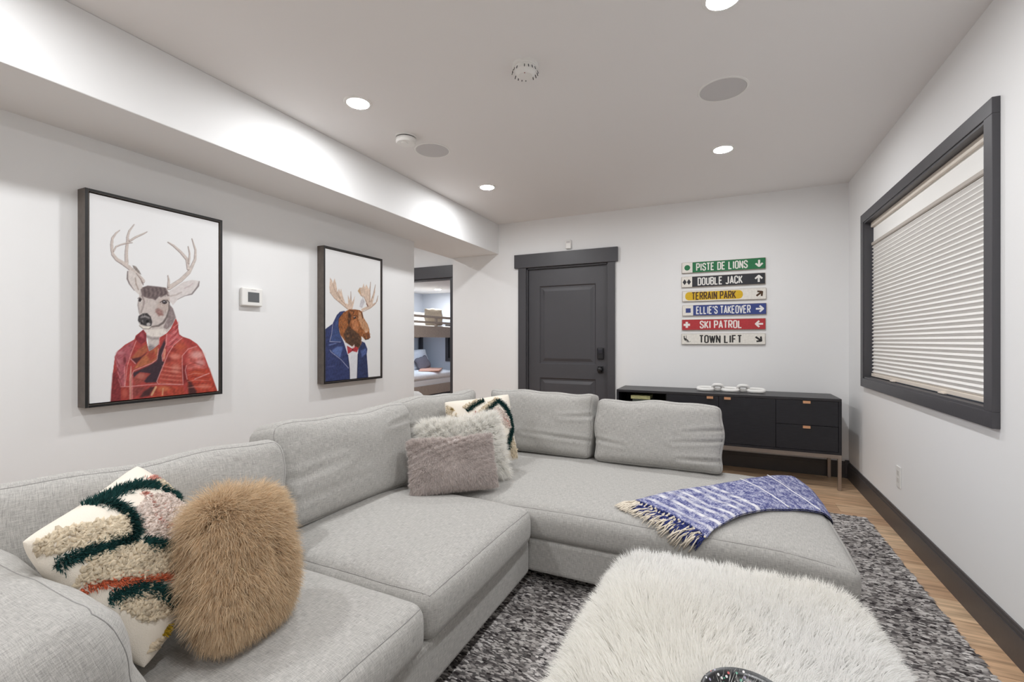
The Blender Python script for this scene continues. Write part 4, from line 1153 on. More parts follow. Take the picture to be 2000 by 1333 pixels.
for i, (txt, bg, fg, sym, (a0, a1), ang, cn) in enumerate(SIGNS):
    x0 = -0.373 + (0.0, -0.003, 0.004, 0.006, 0.0, -0.003)[i]; zt_ = 1.981 - 0.1418 * i
    z0 = zt_ - SHH
    T = thing('ski_sign', '%s wooden ski sign reading %s on the back wall' % (cn, txt), 'sign', (x0 + SW / 2, YB, z0 + SHH / 2), 'wooden ski-run signs above the console')
    white = (230, 226, 218)
    def wm(nm, rgb): return mat(nm, rgb, 0.65, var=(55, (1, 1, 1), 0.07), bump=(160, 0.1))
    bmat = wm('sign_paint_%d' % i, bg); fmat = wm('sign_letter_%d' % i, fg); wmat = wm('sign_white_%d' % i, white)
    bd = box('board', (x0, YB - 0.020, z0), (x0 + SW, YB - 0.001, z0 + SHH), M_EDGE, T, 0.004, 2)
    yf = YB - 0.0204; zc = SHH / 2
    rx = rr(0.003, 0.003, SW - 0.003, SHH - 0.003, 0.006)
    flat('face', rx, [tuple(range(len(rx)))], bmat, T, x0, z0, yf)
    yf -= 0.0004
    if sym in ('dot', 'diamonds', 'square'):
        sq = [(0.003, 0.003), (0.135 * SW, 0.003), (0.135 * SW, SHH - 0.003), (0.003, SHH - 0.003)]
        flat('white_field', sq, [(0, 1, 2, 3)], wmat, T, x0, z0, yf)
        if sym == 'dot': c = arc(0.069 * SW, zc, 0.027, 0.027, 0, 345, 23); flat('symbol', c, [tuple(range(len(c)))], bmat, T, x0, z0, yf - 0.0004, 'green circle')
        elif sym == 'square': c = [(0.042 * SW, zc - 0.022), (0.104 * SW, zc - 0.022), (0.104 * SW, zc + 0.022), (0.042 * SW, zc + 0.022)]; flat('symbol', c, [(0, 1, 2, 3)], bmat, T, x0, z0, yf - 0.0004, 'blue square')
        else:
            c, F = [], []
            for cx in (0.040 * SW, 0.094 * SW):
                b = len(c); c += [(cx - 0.019, zc), (cx, zc - 0.029), (cx + 0.019, zc), (cx, zc + 0.029)]; F.append((b, b + 1, b + 2, b + 3))
            flat('symbol', c, F, bmat, T, x0, z0, yf - 0.0004, 'two black diamonds')
    elif sym == 'pill':
        c = rr(0.038 * SW, zc - 0.041, 0.735 * SW, zc + 0.041, 0.036); flat('symbol', c, [tuple(range(len(c)))], wm('sign_yellow', (216, 176, 32)), T, x0, z0, yf, 'yellow rounded band')
    elif sym == 'plus':
        a, b_ = 0.030, 0.011; cx = 0.063 * SW
        V, F = [], []
        for (p, q) in ((a, b_), (b_, a)):
            b = len(V); V += [(cx - p, zc - q), (cx + p, zc - q), (cx + p, zc + q), (cx - p, zc + q)]; F.append((b, b + 1, b + 2, b + 3))
        flat('symbol', V, F, fmat, T, x0, z0, yf, 'white cross')
    else:
        V, F = [], []
        ox, oz = 0.030 * SW, zc - 0.03
        for ln, w in (([(0.022, 0.066), (0.024, 0.04), (0.020, 0.03)], 0.003), ([(0.002, 0.048), (0.012, 0.022), (0.034, 0.020)], 0.009), ([(0.034, 0.022), (0.040, 0.004)], 0.007), ([(0.012, 0.036), (0.026, 0.030)], 0.005),
                      ([(0.018, 0.008), (0.034, 0.002), (0.054, 0.003), (0.060, 0.008)], 0.0028)):
            stroke2d([(x + ox, z + oz) for x, z in ln], w * 1.45, V, F)
        c = arc(ox + 0.003, oz + 0.057, 0.006, 0.006, 0, 330, 11); b = len(V); V += c; F.append(tuple(range(b, b + len(c))))
        flat('symbol', V, F, fmat, T, x0, z0, yf, 'black seated chairlift figure')
    for V, F in text2d(txt, a0 * SW, a1 * SW, zc, 0.080):
        flat('lettering', V, F, fmat, T, x0, z0, yf - 0.0006)
    V, F = arrow2d(0.925 * SW, zc, math.radians(ang), 0.066)
    flat('arrow', V, F, fmat, T, x0, z0, yf - 0.0006)

# ------------------------------------------------------------------ framed paintings
def homography(src, dst):
    A = []
    for (x, y), (u, v) in zip(src, dst):
        A.append([x, y, 1, 0, 0, 0, -u * x, -u * y, -u]); A.append([0, 0, 0, x, y, 1, -v * x, -v * y, -v])
    _, _, vt = np.linalg.svd(np.array(A, float)); return vt[-1].reshape(3, 3)

class Canvas:
    """a painting: colours laid down stroke by stroke on a fine grid of the canvas"""
    def __init__(self, quad, nu, nv, bg, seed):
        # quad: canvas corners TL,TR,BR,BL in the drawing's own units
        self.nu, self.nv = nu, nv
        U, V = np.meshgrid(np.linspace(0, 1, nu + 1), np.linspace(0, 1, nv + 1), indexing='ij')
        H = homography([(0, 1), (1, 1), (1, 0), (0, 0)], quad)
        w = H[2, 0] * U + H[2, 1] * V + H[2, 2]
        self.x = (H[0, 0] * U + H[0, 1] * V + H[0, 2]) / w; self.y = (H[1, 0] * U + H[1, 1] * V + H[1, 2]) / w
        self.c = np.ones(U.shape + (3,)) * np.array(bg, float)
        self.rs = np.random.default_rng(seed)
        self.n1 = self.noise(2.2); self.n2 = self.noise(6.0)
    def noise(self, sc):
        n = 0
        for k in range(6):
            a = self.rs.uniform(0, 6.28); f = self.rs.uniform(0.5, 1.4) / sc
            n = n + np.sin((self.x * np.cos(a) + self.y * np.sin(a)) * f * 3 + self.rs.uniform(0, 6.28) + 1.5 * np.sin(self.y * f + k))
        return n / 6
    def blend(self, m, rgb, tex):
        col = np.array(rgb, float) * (1 + tex * (0.6 * self.n1 + 0.6 * self.n2))[..., None]
        self.c = self.c * (1 - m[..., None]) + col * m[..., None]
    def poly(self, pts, rgb, tex=0.1, soft=0.8, a=1.0):
        pts = np.array(pts, float); m = in_poly(self.x, self.y, [tuple(p) for p in pts]).astype(float)
        d = self.dist(pts, True)
        m = np.clip(np.where(m > 0, 0.5 + d / soft, 0.5 - d / soft), 0, 1) * a
        self.blend(m, rgb, tex)
        return m
    def dist(self, pts, closed=False, widths=None):
        best = np.full(self.x.shape, 1e9); n = len(pts); self._w = np.zeros(self.x.shape)
        for i in range(n if closed else n - 1):
            x0, y0 = pts[i]; x1, y1 = pts[(i + 1) % n]; dx, dy = x1 - x0, y1 - y0; L2 = max(dx * dx + dy * dy, 1e-9)
            t = np.clip(((self.x - x0) * dx + (self.y - y0) * dy) / L2, 0, 1)
            d = np.hypot(self.x - x0 - t * dx, self.y - y0 - t * dy)
            if widths is not None:
                w = widths[i] + (widths[i + 1] - widths[i]) * t; dd = d - w / 2
                k = dd < best; best = np.where(k, dd, best)
            else: best = np.minimum(best, d)
        return best
    def line(self, pts, w, rgb, tex=0.1, soft=0.8, a=1.0):
        if not isinstance(w, (list, tuple)): w = [w] * len(pts)
        if len(w) != len(pts): w = list(np.interp(np.linspace(0, 1, len(pts)), np.linspace(0, 1, len(w)), w))
        d = self.dist(pts, False, w); self.blend(np.clip(0.5 - d / soft, 0, 1) * a, rgb, tex)
    def ell(self, cx, cy, rx, ry, rgb, soft=0.4, a=1.0, tex=0.05):
        q = np.hypot((self.x - cx) / rx, (self.y - cy) / ry); self.blend(np.clip((1 - q) / soft + 0.5, 0, 1) * a, rgb, tex)

def deer():
    C = Canvas([(168.5, 377), (427.5, 439), (427.5, 767), (169, 788.5)], 250, 400, (233, 233, 234), 11)
    a = lambda L: [(190 + x / 8.333, 420 + y / 8.333) for x, y in L]
    b = lambda L: [(240 + x / 8.333, 540 + y / 8.333) for x, y in L]
    c = lambda L: [(200 + x / 8.333, 640 + y / 8.333) for x, y in L]
    z = lambda L: [(100 + x / 2.776, 340 + y / 2.776) for x, y in L]
    bone, dk = (206, 193, 186), (118, 100, 94)
    def ant(L, w):
        C.line([(x - 0.5, y + 0.5) for x, y in L], [q + 1.0 for q in w], dk, 0.15, 0.9, 0.75); C.line([(x + 0.2, y - 0.2) for x, y in L], w, bone, 0.08, 0.9)
    ant(a([(445, 790), (440, 650), (450, 520), (465, 430), (460, 370), (490, 270), (570, 165)]), [6.5, 6, 5, 5, 4, 3, 1])
    ant(a([(500, 430), (600, 370), (720, 320), (790, 285)]), [3.5, 3, 2, .6])
    ant(a([(720, 1090), (600, 960), (480, 860), (380, 790), (280, 730), (215, 650), (200, 560), (195, 480), (210, 380), (270, 300), (330, 255)]), [7, 7, 7, 6.5, 5.5, 5, 5, 4.5, 4, 2.4, .8])
    ant(a([(230, 590), (270, 520), (350, 490), (450, 465), (540, 460)]), [2.4, 2.2, 2, 2, .8])
    C.poly(a([(540, 830), (600, 850), (660, 930), (690, 990), (640, 960), (560, 880)]), (136, 126, 120), 0.2)
    C.poly(a([(460, 930), (455, 1050), (480, 1120), (560, 1230), (650, 1310), (720, 1230), (690, 1100), (600, 960), (500, 900)]), (212, 203, 198), 0.06)
    C.line(a([(460, 930), (455, 1050), (490, 1130), (570, 1240)]), [2.2, 3, 2.4, 1], (122, 108, 106), 0.1, 1.5, .9); C.line(a([(590, 1040), (600, 1130), (640, 1230)]), 2.2, (160, 140, 128), .1, 1.6, .8)
    C.line(a([(600, 960), (680, 1060), (720, 1150)]), [1, 2, 2.4], (120, 100, 94), .1, 1.2, .7)
    C.poly(b([(740, 260), (850, 190), (980, 110), (1120, 80), (1240, 100), (1230, 180), (1120, 310), (1000, 340), (880, 400), (800, 490), (730, 400)]), (216, 208, 206), 0.06)
    C.line(b([(1240, 110), (1225, 180), (1120, 310), (1000, 340), (880, 395)]), [2, 3.4, 2.6, 1, .8], (128, 118, 118), .1, 1.4, .85); C.line(b([(1000, 215), (1080, 180), (1130, 140)]), 2, (196, 176, 178), .1, 2, .9); C.line(b([(760, 340), (860, 320), (940, 280)]), 2.4, (178, 164, 160), .1, 2.4, .8)
    ant(z([(636, 622), (700, 582), (745, 540), (762, 508), (780, 470), (782, 420), (762, 358)]), [8, 7, 6.5, 5.5, 4.4, 3, .8])
    ant(z([(742, 520), (735, 470), (700, 430), (660, 395), (628, 375)]), [5.5, 5, 4, 3, .8]); ant(z([(745, 490), (750, 440), (741, 400)]), [3.4, 2.4, .8]); ant(z([(632, 615), (633, 580), (628, 556)]), [4.5, 3, .8])
    head = [(270, 200), (380, 170), (560, 190), (680, 200), (740, 280), (748, 400), (740, 480), (800, 540), (850, 690), (780, 830), (700, 930), (580, 1010), (590, 1120), (520, 1210), (390, 1230), (385, 1060), (340, 900), (250, 830), (220, 720), (240, 620), (215, 480), (228, 390), (240, 290)]
    hm = C.poly(b(head), (200, 188, 183), 0.07)
    C.poly(b([(262, 230), (300, 190), (380, 165), (560, 185), (680, 205), (725, 290), (640, 330), (560, 350), (510, 405), (450, 380), (400, 375), (330, 350), (285, 330)]), (110, 95, 95), 0.22, 2.5)
    for x0 in range(290, 700, 34): C.line(b([(x0, 215), (x0 + 14, 290), (x0 + 6, 345)]), 1.2, (70, 58, 60) if (x0 // 34) % 2 else (150, 132, 130), .1, 1.4, .6)
    C.poly(b([(740, 470), (800, 545), (850, 690), (790, 800), (700, 880), (640, 850), (700, 720), (735, 600)]), (142, 126, 126), 0.18, 2.5)
    C.poly(b([(330, 880), (640, 870), (700, 930), (570, 1010), (360, 985)]), (224, 216, 208), 0.05, 3)
    C.poly(b([(570, 400), (735, 380), (740, 520), (640, 650), (560, 660), (500, 600), (540, 470)]), (186, 168, 160), 0.1, 5)
    C.poly(b([(510, 560), (560, 535), (625, 580), (640, 650), (560, 660)]), (158, 118, 112), 0.2, 4); C.line(b([(520, 590), (560, 625), (620, 640)]), 2.4, (140, 96, 92), .1, 3, .7)
    C.line(b([(450, 835), (560, 820), (640, 770), (700, 680), (735, 560), (738, 440)]), [2.6, 3.4, 4, 3.6, 3, 1.5], (96, 84, 82), .2, 2.4, .85)
    C.line(b([(285, 330), (320, 420), (300, 510), (270, 600)]), [3, 3, 2.4, 1.5], (134, 118, 116), .15, 3, .85); C.line(b([(228, 390), (216, 480), (240, 610)]), 2, (150, 138, 136), .1, 2, .8)
    C.poly(b([(600, 440), (650, 410), (710, 415), (735, 440), (690, 465), (640, 465)]), (214, 204, 198), .05, 2.5); C.ell(*b([(662, 438)])[0], 5.2, 3.6, (54, 44, 46)); C.ell(*b([(652, 430)])[0], 1.3, 1.1, (190, 190, 200))
    C.line(b([(590, 440), (640, 405), (710, 408), (740, 450)]), 1.6, (66, 54, 54), .1, 1, .9); C.line(b([(600, 350), (680, 300), (730, 330)]), 2.6, (92, 78, 78), .1, 2.5, .7)
    C.ell(*b([(250, 398)])[0], 2.8, 4, (58, 50, 52)); C.line(b([(215, 370), (250, 360), (280, 390)]), 1.4, (80, 68, 68), .1, 1, .9); C.line(b([(230, 430), (262, 432), (282, 400)]), 1.2, (222, 214, 210), .1, 1, .9)
    C.poly(b([(225, 660), (300, 615), (370, 612), (430, 670), (455, 760), (435, 830), (330, 815), (250, 790), (215, 730)]), (66, 62, 64), 0.2, 1.8)
    C.line(b([(270, 680), (340, 665), (400, 690)]), 3.4, (150, 144, 144), .1, 2.6, .85); C.ell(*b([(375, 745)])[0], 3, 2.4, (26, 24, 26)); C.ell(*b([(285, 770)])[0], 2.6, 2, (30, 28, 30)); C.line(b([(245, 770), (255, 800)]), 2.4, (206, 200, 196), .1, 2, .9); C.ell(*b([(392, 795)])[0], 4, 3, (176, 170, 170))
    C.poly(b([(245, 805), (330, 828), (440, 825), (400, 868), (310, 866)]), (226, 218, 206), .04, 2); C.line(b([(240, 815), (300, 865), (400, 870), (450, 830)]), 1.3, (120, 108, 104), .1, 1, .8)
    C.line(b([(370, 990), (450, 1030), (570, 1020)]), 4.5, (150, 140, 138), .15, 4, .8); C.poly(b([(390, 1160), (430, 1120), (520, 1170), (500, 1210), (400, 1230)]), (140, 132, 134), .2, 5)
    for k in range(60):
        px, py = C.rs.uniform(250, 820), C.rs.uniform(380, 1000)
        if in_poly(np.array([px]), np.array([py]), head)[0]: C.line(b([(px, py), (px + C.rs.uniform(-8, 8), py + 40)]), .8, (150, 136, 130) if k % 2 else (230, 222, 216), .1, 1, .45)
    # jacket
    jk = [(95, 1230), (110, 1000), (130, 750), (165, 480), (215, 390), (330, 290), (490, 205), (515, 140), (640, 45), (690, 110), (690, 220), (720, 350), (735, 400), (800, 370), (895, 290), (910, 180), (1030, 110), (1100, 30), (1183, -133), (1215, -60), (1225, 40), (1240, 130), (1300, 170), (1420, 210), (1540, 290), (1620, 390), (1680, 530), (1740, 690), (1800, 850), (1870, 1040), (1900, 1230)]
    C.poly(c(jk), (176, 62, 58), 0.16)
    P = lambda L, rgb, t=.2, s=3, al=1.0: C.poly(c(L), rgb, t, s, al)
    Ln = lambda L, w, rgb, s=1.5, al=.9: C.line(c(L), w, rgb, .12, s, al)
    P([(165, 480), (215, 390), (490, 215), (430, 450), (340, 640), (330, 960), (270, 960), (200, 700)], (172, 84, 92), .22, 4)
    P([(110, 1000), (130, 750), (200, 700), (270, 960), (270, 1230), (95, 1230)], (134, 46, 50), .25, 4); P([(270, 970), (410, 970), (410, 1230), (270, 1230)], (166, 58, 50), .2, 3)
    P([(515, 150), (640, 50), (690, 140), (690, 230), (600, 285), (520, 215)], (138, 46, 54), .2, 2); P([(600, 90), (650, 110), (650, 190), (580, 150)], (186, 84, 90), .1, 4, .8)
    P([(440, 500), (560, 365), (690, 280), (718, 400), (600, 480), (520, 545)], (170, 88, 60), .2, 3); P([(440, 520), (600, 488), (700, 420), (520, 600)], (86, 40, 44), .15, 3)
    P([(470, 690), (620, 500), (760, 400), (890, 320), (870, 520), (780, 590), (640, 640)], (180, 100, 64), .22, 3); P([(700, 460), (820, 390), (860, 500), (760, 560)], (164, 58, 48), .2, 5, .8)
    P([(470, 745), (720, 640), (860, 560), (900, 400), (1000, 200), (1010, 280), (950, 470), (960, 560), (990, 580), (930, 730), (860, 905), (690, 910), (640, 880), (760, 760), (580, 740), (480, 830)], (62, 44, 54), .15, 3)
    P([(480, 830), (600, 750), (740, 770), (640, 890), (500, 950)], (160, 72, 62), .25, 5)
    P([(630, 1060), (760, 980), (830, 980), (740, 1120), (580, 1150)], (74, 40, 42), .15, 4); P([(460, 980), (700, 970), (600, 1080), (470, 1160)], (140, 62, 58), .25, 5); P([(860, 960), (1300, 970), (1380, 1230), (760, 1230)], (178, 66, 48), .25, 4)
    P([(1000, 180), (1160, 10), (1230, 130), (1290, 190), (1150, 300), (1040, 420), (1020, 300)], (198, 88, 90), .2, 4)
    P([(1150, 310), (1290, 210), (1400, 350), (1300, 450), (1290, 640), (1300, 940), (880, 930), (930, 740), (1000, 590)], (184, 74, 60), .2, 5)
    P([(1390, 370), (1530, 320), (1640, 470), (1720, 700), (1400, 720), (1350, 640)], (196, 88, 80), .22, 6); P([(1400, 720), (1740, 690), (1860, 1040), (1890, 1230), (1400, 1230), (1370, 900)], (186, 64, 46), .25, 5)
    P([(1385, 880), (1450, 920), (1530, 1060), (1540, 1230), (1400, 1230)], (76, 38, 38), .15, 5); P([(1280, 640), (1350, 620), (1370, 900), (1310, 940)], (130, 40, 40), .2, 4)
    for (x, y, rx, ry, rgb) in ((1170, 490, 10, 5, (222, 132, 116)), (1260, 330, 9, 6, (196, 84, 56)), (1540, 470, 13, 7, (228, 168, 160)), (1590, 600, 9, 6, (216, 150, 146)), (1180, 690, 8, 9, (214, 128, 110)), (1550, 750, 12, 6, (196, 78, 50)), (1660, 980, 12, 5, (214, 112, 90)), (260, 420, 8, 3, (196, 116, 124)), (240, 560, 6, 5, (188, 106, 112)), (330, 540, 3, 6, (110, 40, 46)), (1130, 380, 7, 4, (140, 44, 40)), (1060, 540, 6, 5, (130, 46, 44)), (600, 800, 8, 5, (190, 110, 96)), (330, 1080, 5, 8, (196, 92, 76)), (980, 1010, 12, 5, (206, 112, 70))):
        q = c([(x, y)])[0]; C.ell(q[0], q[1], rx, ry, rgb, 0.9, .8)
    for k in range(9):
        yy = 640 + k * 34; Ln([(950 + k * -4, yy), (1100, yy + 24), (1270, yy + 40)], [.8, 1.8, .8], (222, 140, 124) if k % 2 == 0 else (136, 44, 42), 1.8, .65)
    for k in range(6): Ln([(1050 + k * 18, 330 - k * 62), (1130 + k * 18, 270 - k * 62), (1200 + k * 6, 200 - k * 56)], [.8, 2.2, .8], (226, 150, 150) if k % 2 else (132, 46, 52), 1.8, .75)
    for k in range(8): Ln([(1380, 640 + k * 52), (1500, 600 + k * 55), (1640 + k * 20, 640 + k * 50)], [.8, 2.4, .8], (224, 140, 128) if k % 2 else (140, 44, 40), 2.2, .6)
    for k in range(7): Ln([(180 + k * 6, 480 + k * 60), (230 + k * 4, 560 + k * 60), (210 + k * 8, 640 + k * 55)], [.8, 2, .8], (120, 40, 48) if k % 2 else (206, 130, 136), 1.8, .6)
    seam = (228, 166, 164)
    Ln([(1032, 130), (1020, 290), (950, 470), (962, 560)], 1.3, seam); Ln([(1290, 190), (1150, 300), (1050, 450), (980, 620), (920, 760), (865, 890), (890, 935), (1300, 945)], 1.3, seam)
    Ln([(270, 970), (440, 965), (700, 945), (870, 935)], 1.2, seam); Ln([(430, 520), (510, 600)], 1.5, seam); Ln([(520, 230), (430, 450), (370, 640), (335, 960)], 1.2, seam); Ln([(330, 640), (325, 960)], 1, seam); Ln([(890, 360), (870, 530), (780, 595), (480, 710), (440, 800)], 1.3, seam)
    Ln([(435, 640), (425, 830), (425, 1180)], [1.5, 4.5, 4], (216, 166, 150)); Ln([(425, 830), (425, 1180)], .8, (150, 70, 64)); Ln([(460, 800), (458, 1170)], .9, seam)
    Ln([(1305, 950), (1290, 640), (1290, 480), (1390, 370), (1530, 330)], 1.2, seam); Ln([(1360, 640), (1340, 720), (1372, 860)], 1.2, seam); Ln([(1000, 380), (985, 520)], 4.5, (216, 140, 116)); Ln([(1500, 860), (1740, 770)], 1.6, seam)
    Ln([(850, 980), (780, 1110)], 4, (214, 168, 120)); Ln([(970, 1010), (960, 1110)], 3, (214, 150, 110)); Ln([(910, 180), (905, 290)], 1.2, seam)
    return C

def moose():
    C = Canvas([(631.5, 487.5), (742, 514), (744, 736.5), (634, 746.5)], 170, 280, (231, 231, 231), 23)
    D = lambda x, y: (620 + x / 11.11, 530 + y / 11.11)
    E = lambda x, y: (620 + x / 9.52, 620 + y / 9.52)
    C.poly([E(410, 345), E(500, 450), E(640, 555), E(760, 590), E(757, 700), E(738, 1250), E(600, 1250), E(590, 960), E(550, 700)], (222, 222, 227), .03, .8)
    for k in range(4): C.line([E(630 + k * 30, 720), E(635 + k * 28, 1150)], .6, (196, 197, 206), .1, .8, .6)
    C.poly([E(60, 250), E(115, 240), E(265, 135), D(320, 1130), D(400, 970), D(470, 900), D(560, 885), D(600, 900), D(470, 1040), D(440, 1250), E(405, 330), E(480, 480), E(560, 720), E(592, 960), E(600, 1250), E(60, 1280)], (50, 60, 108), .22)
    C.poly([E(760, 580), E(800, 460), E(880, 490), E(930, 610), E(918, 700), E(940, 960), E(960, 1250), E(735, 1250), E(752, 700)], (46, 56, 98), .22)
    C.poly([E(215, 470), E(260, 300), E(330, 60), D(470, 940), D(430, 1200), E(400, 330), E(450, 470)], (58, 76, 128), .22, 1.5)
    C.poly([E(235, 640), E(350, 560), E(460, 560), E(420, 760), E(360, 740)], (86, 108, 168), .2, 3); C.poly([E(800, 640), E(900, 600), E(915, 680), E(830, 760)], (80, 98, 158), .2, 3)
    C.poly([D(440, 1030), D(490, 960), D(440, 1333), E(410, 330), E(370, 260)], (30, 34, 66), .1, 2)
    ln = lambda L, w, rgb, s=1.0, a=.9: C.line(L, w, rgb, .1, s, a)
    wl = (206, 206, 228)
    ln([E(265, 140), E(245, 330), E(210, 465), E(420, 475)], .8, wl); ln([E(215, 620), E(240, 660), E(430, 800), E(575, 960)], .8, wl); ln([E(200, 530), E(330, 500)], 1.6, (120, 138, 190), 2); ln([E(180, 930), E(300, 920)], 2, (76, 84, 134), 2); ln([E(120, 300), E(130, 1200)], 2, (30, 34, 64), 2, .6)
    ln([E(560, 720), E(592, 960), E(600, 1200)], 1.2, (28, 32, 60)); ln([E(752, 700), E(740, 1200)], 1.4, (28, 32, 60))
    bone, sh = (214, 188, 168), (140, 112, 94)
    Lft = [D(240, 160), D(290, 230), D(300, 290), D(340, 180), D(375, 290), D(410, 480), D(440, 400), D(470, 480), D(485, 400), D(530, 570), D(585, 720), D(650, 740), D(640, 540), D(690, 650), D(705, 470), D(722, 640), D(740, 700), D(800, 560), D(775, 720), D(740, 860), D(640, 860), D(500, 740), D(340, 610), D(240, 480), D(225, 380)]
    Rgt = [D(960, 925), D(1000, 880), D(1150, 830), D(1250, 760), D(1310, 560), D(1300, 690), D(1190, 740), D(1245, 500), D(1250, 330), D(1205, 520), D(1150, 660), D(1140, 480), D(1142, 260), D(1110, 430), D(1050, 320), D(1015, 390), D(990, 300), D(960, 390), D(905, 385), D(860, 460), D(930, 570), D(1000, 590), D(1075, 790), D(940, 850)]
    C.poly([D(900, 800), D(930, 660), D(980, 600), D(1020, 700), D(960, 830)], (200, 196, 200), .1)
    for poly in (Lft, Rgt): C.poly(poly, bone, .12, .7)
    for L in ([D(240, 480), D(340, 610), D(500, 740), D(640, 850)], [D(300, 290), D(340, 420), D(460, 620), D(600, 760)], [D(410, 480), D(480, 620)], [D(705, 470), D(712, 660)], [D(1142, 270), D(1135, 480), D(1120, 700)], [D(1250, 330), D(1210, 520), D(1150, 700)], [D(1310, 570), D(1270, 720), D(1150, 830), D(980, 910)], [D(1000, 590), D(1060, 720), D(1080, 790)], [D(900, 400), D(930, 540), D(980, 600)]):
        ln(L, .9, sh, 1.0, .75)
    C.poly([D(860, 460), D(900, 395), D(930, 540)], (200, 160, 116), .15, 1); C.line([D(1060, 740), D(1090, 790)], 2, (120, 74, 62), .1, 1.4, .8)
    head = [D(545, 920), D(680, 850), D(800, 855), D(900, 870), D(960, 905), D(995, 1040), D(1080, 1170), D(1125, 1290), E(965, 290), E(985, 400), E(955, 425), E(890, 440), E(815, 370), E(815, 500), E(765, 600), E(640, 560), E(520, 485), E(412, 345), D(440, 1220), D(440, 1060)]
    C.poly(head, (152, 88, 46), .3, .8)
    C.poly([D(660, 870), D(720, 1000), D(680, 1200), D(760, 1333), E(640, 300), E(560, 180), D(640, 1100)], (78, 48, 32), .2, 2)
    C.poly([E(470, 320), E(560, 190), E(700, 280), E(770, 340), E(815, 420), E(800, 540), E(740, 590), E(640, 560), E(520, 480)], (84, 58, 42), .3, 2)
    C.poly([D(880, 900), D(950, 930), D(1000, 1060), D(1090, 1190), E(960, 280), E(900, 300), D(960, 1260), D(880, 1080)], (198, 146, 106), .15, 2)
    C.poly([D(720, 1100), D(840, 1060), D(900, 1250), D(860, 1333), D(760, 1280)], (186, 116, 72), .2, 2.5)
    for k in range(200):
        px, py = C.rs.uniform(640, 725), C.rs.uniform(608, 683)
        if in_poly(np.array([px]), np.array([py]), head)[0]:
            rgb = [(206, 124, 56), (98, 56, 30), (176, 100, 48), (60, 40, 30), (220, 156, 104)][k % 5 if px < 700 else (k % 5 if k % 3 else 4)]
            L = C.rs.uniform(2, 4.5); an = 1.9 - (px - 640) / 90 + C.rs.normal(0, .25)
            ln([(px, py), (px + math.cos(an) * L, py + math.sin(an) * L)], [.9, .4], rgb, .9, .65)
    C.ell(*D(800, 1035), 2.6, 1.8, (48, 36, 38)); C.ell(*D(790, 1020), .8, .6, (190, 190, 210)); ln([D(760, 990), D(820, 980), D(870, 1030)], 1.2, (70, 44, 30)); C.line([D(950, 930), D(975, 1040)], 2.4, (90, 54, 34), .1, 1.5, .9)
    C.ell(*E(945, 370), 3, 4.2, (120, 74, 52), .6); ln([E(880, 380), E(890, 435), E(950, 425)], 1.4, (40, 28, 26)); C.ell(*E(905, 290), 2.6, 2.2, (214, 168, 138), .8); ln([D(690, 870), D(780, 900), D(760, 960)], 1.6, (64, 40, 28), 1.2, .8)
    C.poly([E(540, 545), E(640, 598), E(645, 645), E(560, 700)], (182, 50, 58), .2); C.poly([E(645, 600), E(712, 555), E(760, 600), E(732, 668), E(645, 645)], (186, 54, 60), .2); C.ell(*E(648, 618), 2, 2.4, (140, 34, 44)); C.poly([E(640, 560), E(680, 520), E(690, 570), E(650, 600)], (222, 196, 190), .1)
    ln([E(570, 600), E(630, 620)], .9, (226, 120, 122), 1, .7); ln([E(670, 620), E(740, 610)], .9, (120, 26, 36), 1, .7); ln([E(815, 450), E(880, 490)], 1.2, (220, 220, 230))
    return C

def framed(name, label, C, y0, y1, z0, z1):
    """box frame on the left wall, canvas floating inside"""
    T = thing(name, label, 'picture', (XL, (y0 + y1) / 2, z0), 'framed animal portraits on the left wall')
    xf = XL + 0.072; e = 0.014
    boxes('frame', [((XL + 0.001, y0, z0), (xf, y0 + e, z1)), ((XL + 0.001, y1 - e, z0), (xf, y1, z1)), ((XL + 0.001, y0 + e, z0), (xf, y1 - e, z0 + e)), ((XL + 0.001, y0 + e, z1 - e), (xf, y1 - e, z1))], M_FRAME, T)
    box('backing', (XL + 0.002, y0 + e, z0 + e), (XL + 0.012, y1 - e, z1 - e), M_FRAMEIN, T)
    e2 = 0.0025
    boxes('lip', [((xf, y0, z0), (xf + 0.0012, y0 + e - .002, z1)), ((xf, y1 - e + .002, z0), (xf + 0.0012, y1, z1)), ((xf, y0 + e, z0), (xf + 0.0012, y1 - e, z0 + e - .002)), ((xf, y0 + e, z1 - e + .002), (xf + 0.0012, y1 - e, z1))], M_FRAMEIN, T)
    q0, q1, r0, r1 = y0 + e + 0.006, y1 - e - 0.006, z0 + e + 0.006, z1 - e - 0.006
    xc = xf - 0.006
    box('stretcher', (XL + 0.012, q0, r0), (xc - 0.0006, q1, r1), mat(name + '_canvas_edge', (228, 227, 224), .8), T)
    nu, nv = C.nu, C.nv
    U, V = np.meshgrid(np.linspace(0, 1, nu + 1), np.linspace(0, 1, nv + 1), indexing='ij')
    P = np.stack([np.full(U.shape, xc), q0 + (q1 - q0) * U, r0 + (r1 - r0) * V], -1).reshape(-1, 3)
    I = np.arange((nu + 1) * (nv + 1)).reshape(nu + 1, nv + 1)
    a, b, c_, d = I[:-1, :-1].ravel(), I[1:, :-1].ravel(), I[1:, 1:].ravel(), I[:-1, 1:].ravel()
    tris = np.concatenate([np.stack([a, b, c_], -1), np.stack([a, c_, d], -1)])
    link('canvas', tri_mesh(P, tris, lin_np(np.clip(C.c * 0.88 + C.c.mean(-1, keepdims=True) * 0.12, 0, 255) * 0.975).reshape(-1, 3)), M_PAINT, T, smooth=True)
framed('framed_painting', 'framed painting of an antlered deer wearing a red leather jacket', deer(), 1.15, 1.828, 0.868, 1.958)
framed('framed_painting', 'framed painting of a moose in a navy coat and red bow tie', moose(), 2.63, 3.308, 0.858, 1.955)

